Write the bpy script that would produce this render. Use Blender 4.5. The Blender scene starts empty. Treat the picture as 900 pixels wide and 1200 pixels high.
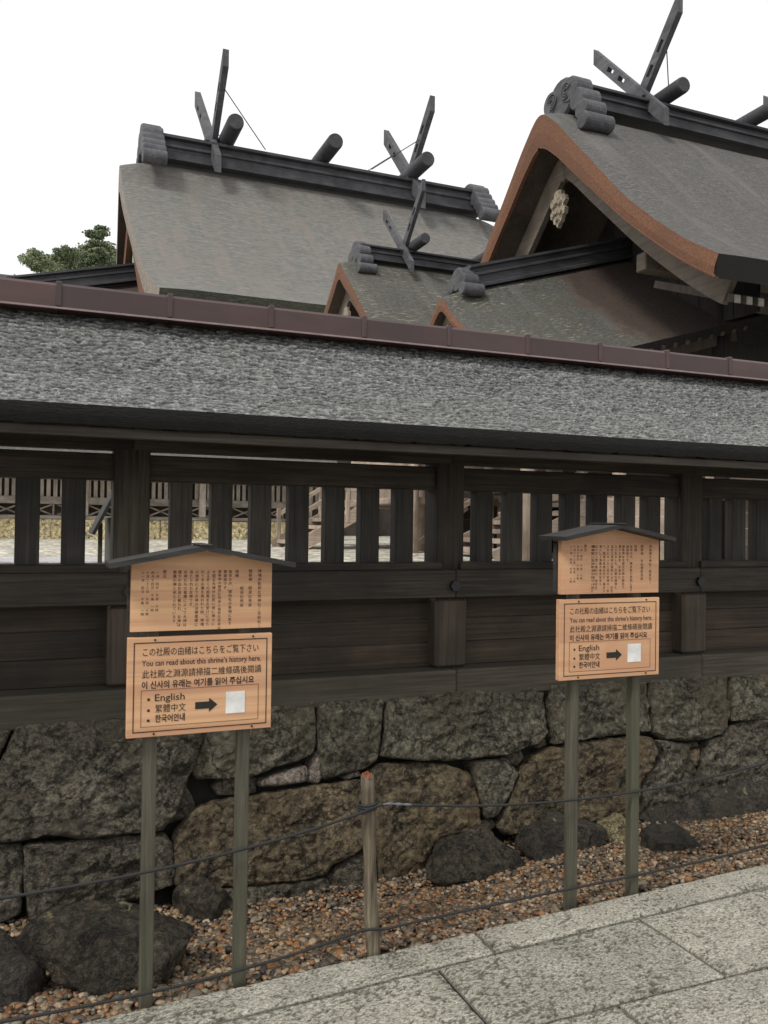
import bpy, bmesh, math, random
import numpy as np
from math import radians, sin, cos, pi
sc = bpy.context.scene
COL = sc.collection
rnd = random.Random(7)
R = np.random.RandomState(11)

# ------------------------------------------------------------------ camera
FPX, EYE = 985.0, 1.6
PITCH, ROLL, YAW = 0.01421224, 0.01309925, radians(22.162874)
_fl = np.array([sin(YAW), cos(YAW), 0]); _rl = np.array([cos(YAW), -sin(YAW), 0]); _up = np.array([0, 0, 1.0])
FW = _fl*cos(PITCH)+_up*sin(PITCH); _u = _up*cos(PITCH)-_fl*sin(PITCH)
CR = _rl*cos(ROLL)+_u*sin(ROLL); CU = _u*cos(ROLL)-_rl*sin(ROLL)
CAM = np.array([0, 0, EYE])
cd = bpy.data.cameras.new('camera'); cam = bpy.data.objects.new('camera', cd); COL.objects.link(cam)
from mathutils import Matrix, Vector
cam.matrix_world = Matrix(((CR[0], CU[0], -FW[0], 0), (CR[1], CU[1], -FW[1], 0), (CR[2], CU[2], -FW[2], EYE), (0, 0, 0, 1)))
cd.sensor_fit = 'VERTICAL'; cd.sensor_height = 36.0; cd.lens = FPX/1200*36.0
cd.clip_start = 0.05; cd.clip_end = 3000
sc.camera = cam
def ray(px, py): return FW*FPX+CR*(px-450)-CU*(py-600)
def atY(px, py, Y):
    d = ray(px, py); return CAM+d*(Y/d[1])
def atZ(px, py, Z):
    d = ray(px, py); return CAM+d*((Z-EYE)/d[2])
def atN(px, py, a, b):            # plane Y = a + b*z
    d = ray(px, py); t = (a+b*EYE)/(d[1]-b*d[2]); return CAM+d*t
def atK(px, py, a, b):            # plane Y = a + b*X
    d = ray(px, py); t = a/(d[1]-b*d[0]); return CAM+d*t

# ------------------------------------------------------------------ light
w = bpy.data.worlds.new('World'); sc.world = w; w.use_nodes = True
nt = w.node_tree; nt.nodes.clear()
out = nt.nodes.new('ShaderNodeOutputWorld'); bg = nt.nodes.new('ShaderNodeBackground')
sky = nt.nodes.new('ShaderNodeTexSky'); sky.sky_type = 'NISHITA'; sky.sun_disc = False
SUN_EL, SUN_AZ = radians(50), radians(-118)      # azimuth measured from +Y towards +X
sky.sun_elevation = SUN_EL; sky.sun_rotation = SUN_AZ
hs = nt.nodes.new('ShaderNodeHueSaturation'); hs.inputs['Saturation'].default_value = 0.15
mx = nt.nodes.new('ShaderNodeMixRGB'); mx.inputs[0].default_value = 0.9; mx.inputs[2].default_value = (11.3, 11.3, 11.4, 1)
nt.links.new(sky.outputs[0], hs.inputs['Color']); nt.links.new(hs.outputs[0], mx.inputs[1])
nt.links.new(mx.outputs[0], bg.inputs[0]); bg.inputs[1].default_value = 0.1
nt.links.new(bg.outputs[0], out.inputs[0])
sl = bpy.data.lights.new('sun', 'SUN'); sl.energy = 2.1; sl.angle = radians(12); sl.color = (1, .96, .89)
so = bpy.data.objects.new('sun', sl); COL.objects.link(so)
sd = Vector((sin(SUN_AZ)*cos(SUN_EL), cos(SUN_AZ)*cos(SUN_EL), sin(SUN_EL)))
so.rotation_euler = sd.to_track_quat('Z', 'Y').to_euler(); so.location = (-8, -4, 20)
vs = sc.view_settings; vs.view_transform = 'Standard'; vs.look = 'None'; vs.exposure = 0.0; vs.gamma = 1.0

# ------------------------------------------------------------------ noise (numpy)
def _h(i, j, k, s):
    n = (i*374761393+j*668265263+k*2147483647+s*1274126177) & 0xffffffff
    n = ((n ^ (n >> 13))*1274126177) & 0xffffffff
    return ((n ^ (n >> 16)) & 0xffff)/32767.5-1
def vn(p, s=0):
    p = np.asarray(p, float); i = np.floor(p).astype(np.int64); f = p-i; f = f*f*(3-2*f)
    r = 0
    for a in (0, 1):
        wa = f[:, 0] if a else 1-f[:, 0]
        for b in (0, 1):
            wb = f[:, 1] if b else 1-f[:, 1]
            for c in (0, 1):
                wc = f[:, 2] if c else 1-f[:, 2]
                r = r+wa*wb*wc*_h(i[:, 0]+a, i[:, 1]+b, i[:, 2]+c, s)
    return r
def fbm(p, o=4, s=0):
    r = 0; a = 1.0; q = np.asarray(p, float)
    for k in range(o):
        r = r+a*vn(q, s+k); q = q*2.03+7.1; a *= .5
    return r/1.7

# ------------------------------------------------------------------ materials
def mat(name):
    m = bpy.data.materials.new(name); m.use_nodes = True
    t = m.node_tree; b = t.nodes['Principled BSDF']
    return m, t, b
def nd(t, ty, **k):
    n = t.nodes.new(ty)
    for a, v in k.items():
        if a.startswith('i_'):
            key = a[2:]
            n.inputs[int(key) if key.isdigit() else key.replace('_', ' ')].default_value = v
        else: setattr(n, a, v)
    return n
def L(t, a, b): t.links.new(a, b)
def ramp(t, src, stops):
    r = t.nodes.new('ShaderNodeValToRGB'); L(t, src, r.inputs[0])
    e = r.color_ramp.elements
    while len(e) > 1: e.remove(e[-1])
    e[0].position = stops[0][0]; e[0].color = (*stops[0][1], 1)
    for p, c in stops[1:]:
        x = e.new(p); x.color = (*c, 1)
    return r.outputs[0]
def coords(t, scale, rand=True, gen='Object'):
    tc = nd(t, 'ShaderNodeTexCoord'); v = tc.outputs[gen]
    if rand:
        oi = nd(t, 'ShaderNodeObjectInfo')
        mu = nd(t, 'ShaderNodeMath', operation='MULTIPLY', i_1=37.0); L(t, oi.outputs['Random'], mu.inputs[0])
        ad = nd(t, 'ShaderNodeVectorMath', operation='ADD'); L(t, v, ad.inputs[0]); L(t, mu.outputs[0], ad.inputs[1]); v = ad.outputs[0]
    def sca(s):
        m = nd(t, 'ShaderNodeVectorMath', operation='MULTIPLY'); L(t, v, m.inputs[0]); m.inputs[1].default_value = s
        return m.outputs[0]
    return [sca(s) for s in scale]
def noise(t, v, sc_=1.0, det=6, rough=.6):
    n = nd(t, 'ShaderNodeTexNoise'); n.inputs['Scale'].default_value = sc_; n.inputs['Detail'].default_value = det; n.inputs['Roughness'].default_value = rough
    L(t, v, n.inputs['Vector']); return n.outputs['Fac']
def mixc(t, fac, a, b, mode='MIX'):
    m = nd(t, 'ShaderNodeMixRGB', blend_type=mode)
    for k, x in ((0, fac), (1, a), (2, b)):
        if isinstance(x, (int, float)): m.inputs[k].default_value = x
        elif isinstance(x, tuple): m.inputs[k].default_value = (*x, 1)
        else: L(t, x, m.inputs[k])
    return m.outputs[0]
def bump(t, b, h, strength=.4, dist=.01):
    n = nd(t, 'ShaderNodeBump'); n.inputs['Strength'].default_value = strength; n.inputs['Distance'].default_value = dist
    L(t, h, n.inputs['Height']); L(t, n.outputs[0], b.inputs['Normal'])
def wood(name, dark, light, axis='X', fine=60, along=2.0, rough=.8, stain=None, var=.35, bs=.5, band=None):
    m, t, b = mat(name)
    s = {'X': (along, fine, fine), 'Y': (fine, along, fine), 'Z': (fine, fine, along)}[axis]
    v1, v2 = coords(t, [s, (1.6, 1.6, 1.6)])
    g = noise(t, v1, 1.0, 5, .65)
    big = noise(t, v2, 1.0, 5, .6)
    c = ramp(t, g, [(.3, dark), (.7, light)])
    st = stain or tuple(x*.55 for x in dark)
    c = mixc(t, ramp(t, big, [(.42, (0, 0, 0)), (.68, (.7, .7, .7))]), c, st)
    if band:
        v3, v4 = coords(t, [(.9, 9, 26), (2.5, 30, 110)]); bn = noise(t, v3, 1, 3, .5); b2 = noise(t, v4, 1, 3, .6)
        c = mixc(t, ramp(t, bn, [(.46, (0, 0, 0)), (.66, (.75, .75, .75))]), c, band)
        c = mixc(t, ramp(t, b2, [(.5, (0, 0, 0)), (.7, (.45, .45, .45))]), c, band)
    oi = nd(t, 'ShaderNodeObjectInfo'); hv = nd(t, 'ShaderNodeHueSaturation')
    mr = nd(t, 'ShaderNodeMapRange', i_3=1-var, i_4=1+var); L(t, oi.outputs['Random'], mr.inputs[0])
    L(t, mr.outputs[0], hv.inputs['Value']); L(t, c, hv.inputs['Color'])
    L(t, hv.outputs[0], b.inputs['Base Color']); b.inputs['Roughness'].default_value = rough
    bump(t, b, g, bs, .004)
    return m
M = {}
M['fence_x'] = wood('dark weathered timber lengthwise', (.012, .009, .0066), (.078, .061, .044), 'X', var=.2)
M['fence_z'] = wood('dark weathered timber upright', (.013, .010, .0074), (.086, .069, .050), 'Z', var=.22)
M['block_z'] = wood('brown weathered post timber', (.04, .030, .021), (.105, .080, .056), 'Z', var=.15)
M['sill'] = wood('greenish sill timber', (.030, .025, .018), (.105, .088, .062), 'X', var=.1, stain=(.032, .031, .02))
M['slat_z'] = wood('grey slat timber', (.022, .0195, .0165), (.075, .066, .055), 'Z', var=.3, bs=.7)
M['board_x'] = wood('brown plank', (.015, .0105, .007), (.075, .052, .033), 'X', along=1.5, var=.2)
M['sign'] = wood('fresh cedar board', (.56, .315, .162), (.72, .445, .248), 'X', fine=22, along=.7, rough=.65, stain=(.50, .26, .15), var=.03, bs=.1, band=(.46, .235, .135))
M['sign_post'] = wood('weathered sign post', (.040, .036, .025), (.115, .104, .074), 'Z', fine=70, along=3, var=.1, stain=(.06, .065, .035))
M['sign_roof'] = wood('dark grey sign roof board', (.014, .0135, .0125), (.042, .040, .037), 'X', var=.1)
M['stake'] = wood('barkless stake', (.026, .020, .014), (.33, .28, .19), 'Z', fine=75, along=5, var=.05, stain=(.05, .034, .02), bs=1)
M['hall_x'] = wood('pale brown hall timber lengthwise', (.26, .20, .155), (.50, .40, .32), 'X', fine=25, var=.25)
M['hall_z'] = wood('pale brown hall timber upright', (.26, .20, .155), (.50, .41, .33), 'Z', fine=25, var=.25)
M['hall_dark'] = wood('dark brown hall timber', (.035, .027, .021), (.09, .07, .055), 'Z', fine=25, var=.2)
M['blackish'] = wood('soot dark gable board', (.012, .010, .009), (.032, .027, .023), 'Z', fine=25, var=.2)  # near black timber for gable boards, columns, purlin and upper wall planks
M['barge'] = wood('grey brown bargeboard', (.105, .085, .068), (.19, .16, .13), 'Y', fine=20, along=1, var=.1)
M['ridge'] = wood('black weathered ridge timber', (.030, .031, .036), (.072, .074, .083), 'X', fine=14, along=1, var=.12, rough=.7)
M['finial'] = wood('charcoal finial timber', (.055, .055, .062), (.12, .12, .13), 'Y', fine=12, along=1.2, var=.1, rough=.75)
M['farwood_x'] = wood('far fence timber', (.17, .145, .118), (.36, .31, .26), 'X', fine=8, var=.2)
M['farwood_z'] = wood('far fence slats', (.24, .20, .165), (.48, .42, .35), 'Z', fine=8, var=.2)

def bark(name, dark, mid, light, fx=9, fy=70, stainc=(.05, .055, .035), stain=.6, flake=False, bs=.8, bd=.02, streak=None, lichen=0.0, shelter=False, speck=.75):
    m, t, b = mat(name)
    v1, v2, v3, v4 = coords(t, [(fx, fy, fy), (.55, .55, .55), (fx*3, fy*1.6, fy*1.6), (2.2, .22, .22)], rand=False)
    n1 = noise(t, v1, 1, 5, .7); n3 = noise(t, v3, 1, 3, .7); big = noise(t, v2, 1, 6, .65)
    c = ramp(t, n1, [(.32, dark), (.5, mid), (.68, light)])
    c = mixc(t, ramp(t, n3, [(.42, (speck, speck, speck)), (.6, (0, 0, 0))]), c, tuple(x*.6 for x in dark))
    c = mixc(t, ramp(t, big, [(.40, (0, 0, 0)), (.66, (stain, stain, stain))]), c, stainc)
    if streak:
        st = noise(t, v4, 1, 4, .6)
        c = mixc(t, ramp(t, st, [(.50, (0, 0, 0)), (.72, (.55, .55, .55))]), c, streak)
    if lichen:
        l = noise(t, v1, .8, 2, .5); l2 = noise(t, v2, 2.2, 3, .6)
        lm = mixc(t, 1.0, ramp(t, l, [(.58, (0, 0, 0)), (.64, (lichen,)*3)]), ramp(t, l2, [(.45, (0, 0, 0)), (.6, (1, 1, 1))]), 'MULTIPLY')
        c = mixc(t, lm, c, (.33, .34, .25))
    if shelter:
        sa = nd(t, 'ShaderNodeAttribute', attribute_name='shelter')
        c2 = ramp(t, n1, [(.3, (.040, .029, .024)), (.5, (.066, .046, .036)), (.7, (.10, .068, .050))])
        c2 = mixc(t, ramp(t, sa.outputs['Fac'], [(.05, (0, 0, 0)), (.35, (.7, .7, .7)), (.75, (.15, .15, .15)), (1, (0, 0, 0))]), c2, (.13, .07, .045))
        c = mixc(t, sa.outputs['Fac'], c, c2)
    if flake:
        at = nd(t, 'ShaderNodeAttribute', attribute_name='tone')
        c = mixc(t, 1.0, c, ramp(t, at.outputs['Fac'], [(0, (.12, .12, .12)), (.45, (.74, .74, .74)), (1, (1.6, 1.6, 1.57))]), 'MULTIPLY')
        mo = nd(t, 'ShaderNodeAttribute', attribute_name='moss')
        c = mixc(t, mo.outputs['Fac'], c, (.028, .034, .024))
    L(t, c, b.inputs['Base Color']); b.inputs['Roughness'].default_value = .9
    ad = nd(t, 'ShaderNodeMath', operation='ADD'); L(t, n1, ad.inputs[0]); L(t, n3, ad.inputs[1])
    bump(t, b, ad.outputs[0], bs, bd)
    return m
M['thatch'] = bark('grey bark shingle', (.11, .113, .113), (.215, .218, .215), (.34, .34, .333), 26, 60, (.14, .145, .125), .35, flake=True, bs=.6, bd=.006)
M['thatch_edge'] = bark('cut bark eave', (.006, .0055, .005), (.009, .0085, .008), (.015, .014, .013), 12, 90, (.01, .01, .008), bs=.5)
M['bark_near'] = bark('mossy grey bark shingle', (.075, .072, .064), (.135, .13, .117), (.215, .21, .19), 5, 34, (.085, .085, .055), .55, bs=1, bd=.03, streak=(.18, .18, .165), lichen=.7)
M['bark_porch'] = bark('mossy porch bark, brown where sheltered', (.070, .068, .060), (.125, .122, .11), (.20, .196, .178), 5, 34, (.08, .082, .052), .6, bs=1, bd=.03, streak=(.17, .17, .155), lichen=.7, shelter=True)
M['bark_hall'] = bark('silver grey bark shingle', (.085, .082, .078), (.155, .15, .143), (.24, .235, .225), 5, 30, (.10, .095, .08), .5, bs=1, bd=.03, streak=(.20, .195, .18))
M['bark_far'] = bark('smooth grey bark shingle', (.135, .135, .126), (.175, .175, .163), (.22, .219, .205), .8, 8, (.165, .145, .125), .5, bs=.4, bd=.03, streak=(.20, .165, .145))
M['bark_eave'] = bark('mossy dark cut eave', (.03, .03, .026), (.055, .055, .045), (.09, .092, .07), 3, 10, (.05, .06, .035), .6)
M['bark_brown'] = bark('sheltered brown bark', (.045, .032, .026), (.078, .056, .044), (.115, .083, .064), 5, 34, (.07, .042, .03), .5, bs=.6, bd=.02)
M['verge'] = bark('orange brown cut bark verge', (.10, .044, .023), (.165, .074, .038), (.225, .104, .056), 3, 22, (.10, .046, .027), .65, bs=.4, bd=.012, speck=.25)
M['verge_far'] = bark('grey cut bark verge', (.22, .19, .16), (.28, .24, .2), (.33, .29, .25), 3, 5, (.2, .17, .14), .3, bs=.3)

def rock(name, cols, sc_=3.0, lichen=0.0, lic=(.36, .33, .19), bs=.9, rough=.85, spec=.3, big_c=None):
    m, t, b = mat(name)
    v, = coords(t, [(1, 1, 1)])
    n1 = noise(t, v, sc_, 8, .7); n2 = noise(t, v, sc_*9, 6, .75); n3 = noise(t, v, sc_*.6, 4, .6); n4 = noise(t, v, sc_*28, 3, .7)
    c = ramp(t, n1, [(.3, cols[0]), (.52, cols[1]), (.72, cols[2])])
    c = mixc(t, 1.0, c, ramp(t, n2, [(.32, (.18, .175, .16)), (.46, (.80, .80, .78)), (.64, (2.3, 2.2, 2.0))]), 'MULTIPLY')
    c = mixc(t, ramp(t, n4, [(.60, (0, 0, 0)), (.72, (.5, .5, .5))]), c, tuple(min(1, x*2.3) for x in cols[2]))
    if big_c: c = mixc(t, ramp(t, n3, [(.48, (0, 0, 0)), (.62, (.55, .55, .55))]), c, big_c)
    if lichen:
        n5 = noise(t, v, sc_*2.2, 4, .55)
        th = .72-.14*lichen
        c = mixc(t, ramp(t, n5, [(th, (0, 0, 0)), (th+.06, (.85, .85, .85))]), c, lic)
    n6 = noise(t, v, sc_*1.1, 5, .55); cr = nd(t, 'ShaderNodeMath', operation='SUBTRACT', i_1=.5); L(t, n6, cr.inputs[0])
    ca = nd(t, 'ShaderNodeMath', operation='ABSOLUTE'); L(t, cr.outputs[0], ca.inputs[0])
    c = mixc(t, 1.0, c, ramp(t, ca.outputs[0], [(.0, (.25, .25, .25)), (.006, (.45, .45, .45)), (.016, (1, 1, 1))]), 'MULTIPLY')
    L(t, c, b.inputs['Base Color']); b.inputs['Roughness'].default_value = rough; b.inputs['Specular IOR Level'].default_value = spec
    ad = nd(t, 'ShaderNodeMath', operation='MULTIPLY_ADD', i_1=1.6); L(t, n2, ad.inputs[0]); L(t, n4, ad.inputs[2])
    bump(t, b, ad.outputs[0], bs, .03)
    return m
M['stone_a'] = rock('grey brown wall stone', [(.055, .049, .039), (.115, .103, .082), (.19, .174, .14)], 4.3, lichen=.22, lic=(.20, .185, .13), big_c=(.085, .075, .05))
M['stone_b'] = rock('olive grey wall stone', [(.062, .057, .043), (.13, .121, .094), (.21, .196, .155)], 3.5, lichen=.3, lic=(.24, .225, .165), big_c=(.14, .115, .075))
M['stone_c'] = rock('ochre brown wall stone', [(.05, .042, .03), (.11, .09, .06), (.19, .15, .095)], 3.0, big_c=(.19, .13, .07))
M['stone_pale'] = rock('pale pinkish chinking stone', [(.19, .16, .14), (.29, .25, .225), (.38, .34, .31)], 6)
M['stone_tan'] = rock('tan wall stone', [(.14, .11, .07), (.21, .165, .105), (.28, .23, .15)], 6)
M['boulder'] = rock('dark damp boulder', [(.020, .017, .015), (.045, .038, .032), (.095, .082, .066)], 4.5, lichen=.35, rough=.6, spec=.45, big_c=(.07, .065, .04))
M['boulder_l'] = rock('lichened dark boulder', [(.022, .019, .016), (.050, .043, .033), (.10, .086, .062)], 3.8, lichen=.55, lic=(.30, .27, .14), rough=.7)
M['boulder_y'] = rock('yellowish flat stone', [(.16, .135, .075), (.25, .215, .125), (.33, .29, .18)], 5)
M['far_stone'] = rock('pale yellow base stone', [(.34, .29, .17), (.46, .40, .26), (.55, .49, .34)], 1.2, bs=.3, big_c=(.5, .40, .2))

def simple(name, col, rough=.6, metal=0.0, spec=.5):
    m, t, b = mat(name)
    v, = coords(t, [(1, 1, 1)], rand=False); n = noise(t, v, 14, 5, .6)
    c = mixc(t, 1.0, col, ramp(t, n, [(.3, (.75, .75, .75)), (.7, (1.2, 1.2, 1.2))]), 'MULTIPLY')
    L(t, c, b.inputs['Base Color']); b.inputs['Roughness'].default_value = rough; b.inputs['Metallic'].default_value = metal; b.inputs['Specular IOR Level'].default_value = spec
    return m
M['copper'] = wood('brown sheet metal', (.050, .026, .023), (.082, .043, .038), 'X', fine=6, along=1.2, rough=.42, stain=(.042, .026, .026), var=.16, bs=.25)
M['lip_glint'] = simple('pale pinkish metal with painted sky glint', (.26, .19, .18), .4)  # paler colour paints the sky's reflection on the cap edge
M['ink'] = simple('black ink', (.016, .014, .012), .7)
M['inkline'] = simple('dark brown ink line', (.10, .05, .03), .7)
M['paper'] = simple('white label', (.72, .72, .70), .6)
M['rope'] = simple('black rope', (.020, .020, .021), .75)
M['tape'] = simple('pale worn tape', (.13, .13, .155), .5)
M['redcut'] = simple('red brown stake top', (.22, .075, .035), .8)
M['wire'] = simple('dark wire', (.05, .05, .05), .6)
M['peg'] = simple('black metal peg cover', (.012, .012, .013), .5)
M['green'] = simple('verdigris pendant', (.22, .34, .28), .7)
M['carving'] = rock('pale carved wood', [(.16, .135, .105), (.27, .235, .19), (.36, .32, .27)], 7, bs=.4)
M['whitewood'] = simple('pale cut timber end', (.20, .185, .16), .8)
M['earth'] = simple('dark packed earth', (.018, .016, .013), .95)

def attrmat(name, attr, rough, nsc, bs):
    m, t, b = mat(name); a = nd(t, 'ShaderNodeAttribute', attribute_name=attr)
    v, = coords(t, [(1, 1, 1)], rand=False); n = noise(t, v, nsc, 4, .6)
    c = mixc(t, 1.0, a.outputs['Color'], ramp(t, n, [(.3, (.7, .7, .7)), (.7, (1.3, 1.3, 1.3))]), 'MULTIPLY')
    L(t, c, b.inputs['Base Color']); b.inputs['Roughness'].default_value = rough; bump(t, b, n, bs, .004)
    return m
M['pebble'] = attrmat('mixed river pebbles', 'col', .6, 120, .3)
def slabmat():
    m, t, b = mat('pitted pale granite')
    v, = coords(t, [(1, 1, 1)]); n1 = noise(t, v, 5, 6, .6); n2 = noise(t, v, 170, 4, .7); n3 = noise(t, v, 60, 4, .7)
    c = ramp(t, n1, [(.3, (.27, .26, .222)), (.7, (.375, .362, .315))])
    c = mixc(t, 1.0, c, ramp(t, n2, [(.3, (.55, .54, .52)), (.5, (1, 1, 1)), (.68, (1.45, 1.44, 1.40))]), 'MULTIPLY')
    v5, = coords(t, [(75, 165, 100)]); n5 = noise(t, v5, 1, 4, .7)
    c = mixc(t, 1.0, c, ramp(t, n5, [(.34, (.30, .29, .26)), (.47, (.92, .92, .91)), (.64, (1.5, 1.49, 1.45))]), 'MULTIPLY')
    a = nd(t, 'ShaderNodeAttribute', attribute_name='pit')
    oi = nd(t, 'ShaderNodeObjectInfo'); c = mixc(t, 1.0, c, ramp(t, oi.outputs['Random'], [(0, (.93, .93, .92)), (1, (1.06, 1.05, 1.03))]), 'MULTIPLY')
    c = mixc(t, a.outputs['Fac'], c, ramp(t, n3, [(.35, (.035, .031, .022)), (.65, (.095, .088, .06))]))
    L(t, c, b.inputs['Base Color']); b.inputs['Roughness'].default_value = .85; bump(t, b, n5, .9, .006)
    return m
M['slab'] = slabmat()
def groundmat(name, a_, b_, c_, s):
    m, t, b = mat(name); v, = coords(t, [(1, 1, 1)], rand=False)
    vo = nd(t, 'ShaderNodeTexVoronoi'); vo.inputs['Scale'].default_value = s; L(t, v, vo.inputs['Vector'])
    n = noise(t, v, 1.2, 5, .6); sp = nd(t, 'ShaderNodeSeparateColor'); L(t, vo.outputs['Color'], sp.inputs[0])
    c = ramp(t, sp.outputs[0], [(0, a_), (.5, b_), (1, c_)])
    c = mixc(t, ramp(t, n, [(.4, (0, 0, 0)), (.65, (.4, .4, .4))]), c, a_)
    L(t, c, b.inputs['Base Color']); b.inputs['Roughness'].default_value = .9; bump(t, b, vo.outputs['Distance'], .6, .02)
    return m
M['court'] = groundmat('pale court gravel', (.14, .125, .09), (.46, .43, .35), (.82, .78, .68), 9)
M['gravel_bed'] = groundmat('brown gravel bed', (.04, .03, .022), (.10, .07, .045), (.2, .14, .09), 60)
M['ground'] = groundmat('grey earth', (.14, .13, .11), (.2, .19, .165), (.26, .25, .22), 20)
M['path'] = simple('lavender grey stone path', (.42, .41, .43), .8)
M['hill'] = groundmat('wooded hillside', (.02, .03, .015), (.04, .055, .025), (.06, .075, .035), 1.5)
def leafmat(name, c1, c2):
    m, t, b = mat(name); a = nd(t, 'ShaderNodeAttribute', attribute_name='tone')
    c = ramp(t, a.outputs['Fac'], [(0, c1), (1, c2)])
    L(t, c, b.inputs['Base Color']); b.inputs['Roughness'].default_value = .75; b.inputs['Transmission Weight'].default_value = 0
    return m
M['leaf'] = leafmat('grey green foliage', (.12, .15, .075), (.27, .31, .17))
M['leaf_d'] = leafmat('dark conifer foliage', (.09, .12, .062), (.21, .25, .135))
M['trunk'] = wood('tree bark', (.06, .05, .04), (.14, .12, .10), 'Z', fine=6, along=1)

# ------------------------------------------------------------------ mesh builder
class MB:
    def __init__(s): s.v = []; s.f = []; s.m = []; s.n = 0; s.attr = {}
    def add(s, v, f, m=0):
        v = np.asarray(v, float).reshape(-1, 3); b = s.n
        s.v.append(v); s.f.extend([tuple(int(i)+b for i in q) for q in f]); s.m.extend([m]*len(f)); s.n += len(v)
    def hexa(s, c8, m=0):     # 8 corners: bottom 0-3 ccw, top 4-7
        s.add(c8, [(3, 2, 1, 0), (4, 5, 6, 7), (0, 1, 5, 4), (1, 2, 6, 5), (2, 3, 7, 6), (3, 0, 4, 7)], m)
    def box(s, x0, x1, y0, y1, z0, z1, b=0.0, m=0, A=None):
        # chamfered box; A = optional (origin, ex, ey, ez)
        if b <= 0:
            v = [(x, y, z) for z in (z0, z1) for x, y in ((x0, y0), (x1, y0), (x1, y1), (x0, y1))]
            f = [(3, 2, 1, 0), (4, 5, 6, 7), (0, 1, 5, 4), (1, 2, 6, 5), (2, 3, 7, 6), (3, 0, 4, 7)]
        else:
            v = []; idx = {}
            X = (x0, x1); Y = (y0, y1); Z = (z0, z1)
            for i in (0, 1):
                for j in (0, 1):
                    for k in (0, 1):
                        sx, sy, sz = (1-2*i)*b, (1-2*j)*b, (1-2*k)*b
                        for a, p in (('x', (X[i], Y[j]+sy, Z[k]+sz)), ('y', (X[i]+sx, Y[j], Z[k]+sz)), ('z', (X[i]+sx, Y[j]+sy, Z[k]))):
                            idx[(i, j, k, a)] = len(v); v.append(p)
            f = []
            g = lambda *q: idx[q]
            for i in (0, 1):
                q = [g(i, 0, 0, 'x'), g(i, 1, 0, 'x'), g(i, 1, 1, 'x'), g(i, 0, 1, 'x')]; f.append(q if i else q[::-1])
                q = [g(0, i, 0, 'y'), g(1, i, 0, 'y'), g(1, i, 1, 'y'), g(0, i, 1, 'y')]; f.append(q[::-1] if i else q)
                q = [g(0, 0, i, 'z'), g(1, 0, i, 'z'), g(1, 1, i, 'z'), g(0, 1, i, 'z')]; f.append(q if i else q[::-1])
            for i in (0, 1):
                for j in (0, 1):
                    q = [g(i, j, 0, 'x'), g(i, j, 0, 'y'), g(i, j, 1, 'y'), g(i, j, 1, 'x')]; f.append(q if (i+j) % 2 else q[::-1])
                    q = [g(i, 0, j, 'x'), g(i, 0, j, 'z'), g(i, 1, j, 'z'), g(i, 1, j, 'x')]; f.append(q[::-1] if (i+j) % 2 else q)
                    q = [g(0, i, j, 'y'), g(0, i, j, 'z'), g(1, i, j, 'z'), g(1, i, j, 'y')]; f.append(q if (i+j) % 2 else q[::-1])
                    for k in (0, 1):
                        q = [g(i, j, k, 'x'), g(i, j, k, 'y'), g(i, j, k, 'z')]; f.append(q if (i+j+k) % 2 == 1 else q[::-1])
        v = np.array(v, float)
        if A is not None:
            o, ex, ey, ez = [np.array(a, float) for a in A]
            v = o+v[:, :1]*ex+v[:, 1:2]*ey+v[:, 2:]*ez
        s.add(v, f, m)
    def beam(s, p, q, wy, wz, up=(0, 0, 1), b=0.0, m=0):   # bar from p to q
        p = np.array(p, float); q = np.array(q, float); ex = q-p; l = np.linalg.norm(ex); ex /= l
        ey = np.cross(np.array(up, float), ex); ey /= np.linalg.norm(ey); ez = np.cross(ex, ey)
        s.box(0, l, -wy/2, wy/2, -wz/2, wz/2, b, m, (p, ex, ey, ez))
    def tube(s, pts, r, n=8, m=0, cap=True):
        pts = np.array(pts, float); k = len(pts); r = np.broadcast_to(np.array(r, float), (k,))
        T = np.gradient(pts, axis=0); T /= np.linalg.norm(T, axis=1)[:, None]
        u = np.array([0, 0, 1.0]) if abs(T[0, 2]) < .9 else np.array([1.0, 0, 0])
        V = []
        for i in range(k):
            a = np.cross(T[i], u); a /= np.linalg.norm(a); b = np.cross(T[i], a); u = -np.cross(T[i], a) if False else u
            for j in range(n):
                th = 2*pi*j/n; V.append(pts[i]+r[i]*(a*cos(th)+b*sin(th)))
        F = []
        for i in range(k-1):
            for j in range(n):
                j2 = (j+1) % n; F.append((i*n+j, i*n+j2, (i+1)*n+j2, (i+1)*n+j))
        if cap: F.append(tuple(range(n))[::-1]); F.append(tuple((k-1)*n+j for j in range(n)))
        s.add(V, F, m)
    def prism(s, poly, o, e1, e2, ed, m=0, mside=None):    # poly 2D in (e1,e2) at o, extruded by ed
        o, e1, e2, ed = [np.array(a, float) for a in (o, e1, e2, ed)]
        a = np.array([o+p[0]*e1+p[1]*e2 for p in poly]); n = len(poly)
        s.add(np.vstack([a, a+ed]), [tuple(range(n))[::-1], tuple(range(n, 2*n))], m)
        base = s.n-2*n
        for i in range(n):
            j = (i+1) % n; s.f.append((base+i, base+j, base+n+j, base+n+i)); s.m.append(m if mside is None else mside)
    def grid(s, P, m=0, flip=False):    # P (a,b,3)
        a, b = P.shape[:2]; i = np.arange(a-1)[:, None]*b+np.arange(b-1)[None]; i = i.ravel()
        q = np.stack([i, i+1, i+b+1, i+b], 1)
        if flip: q = q[:, ::-1]
        s.add(P.reshape(-1, 3), q.tolist(), m)
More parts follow.
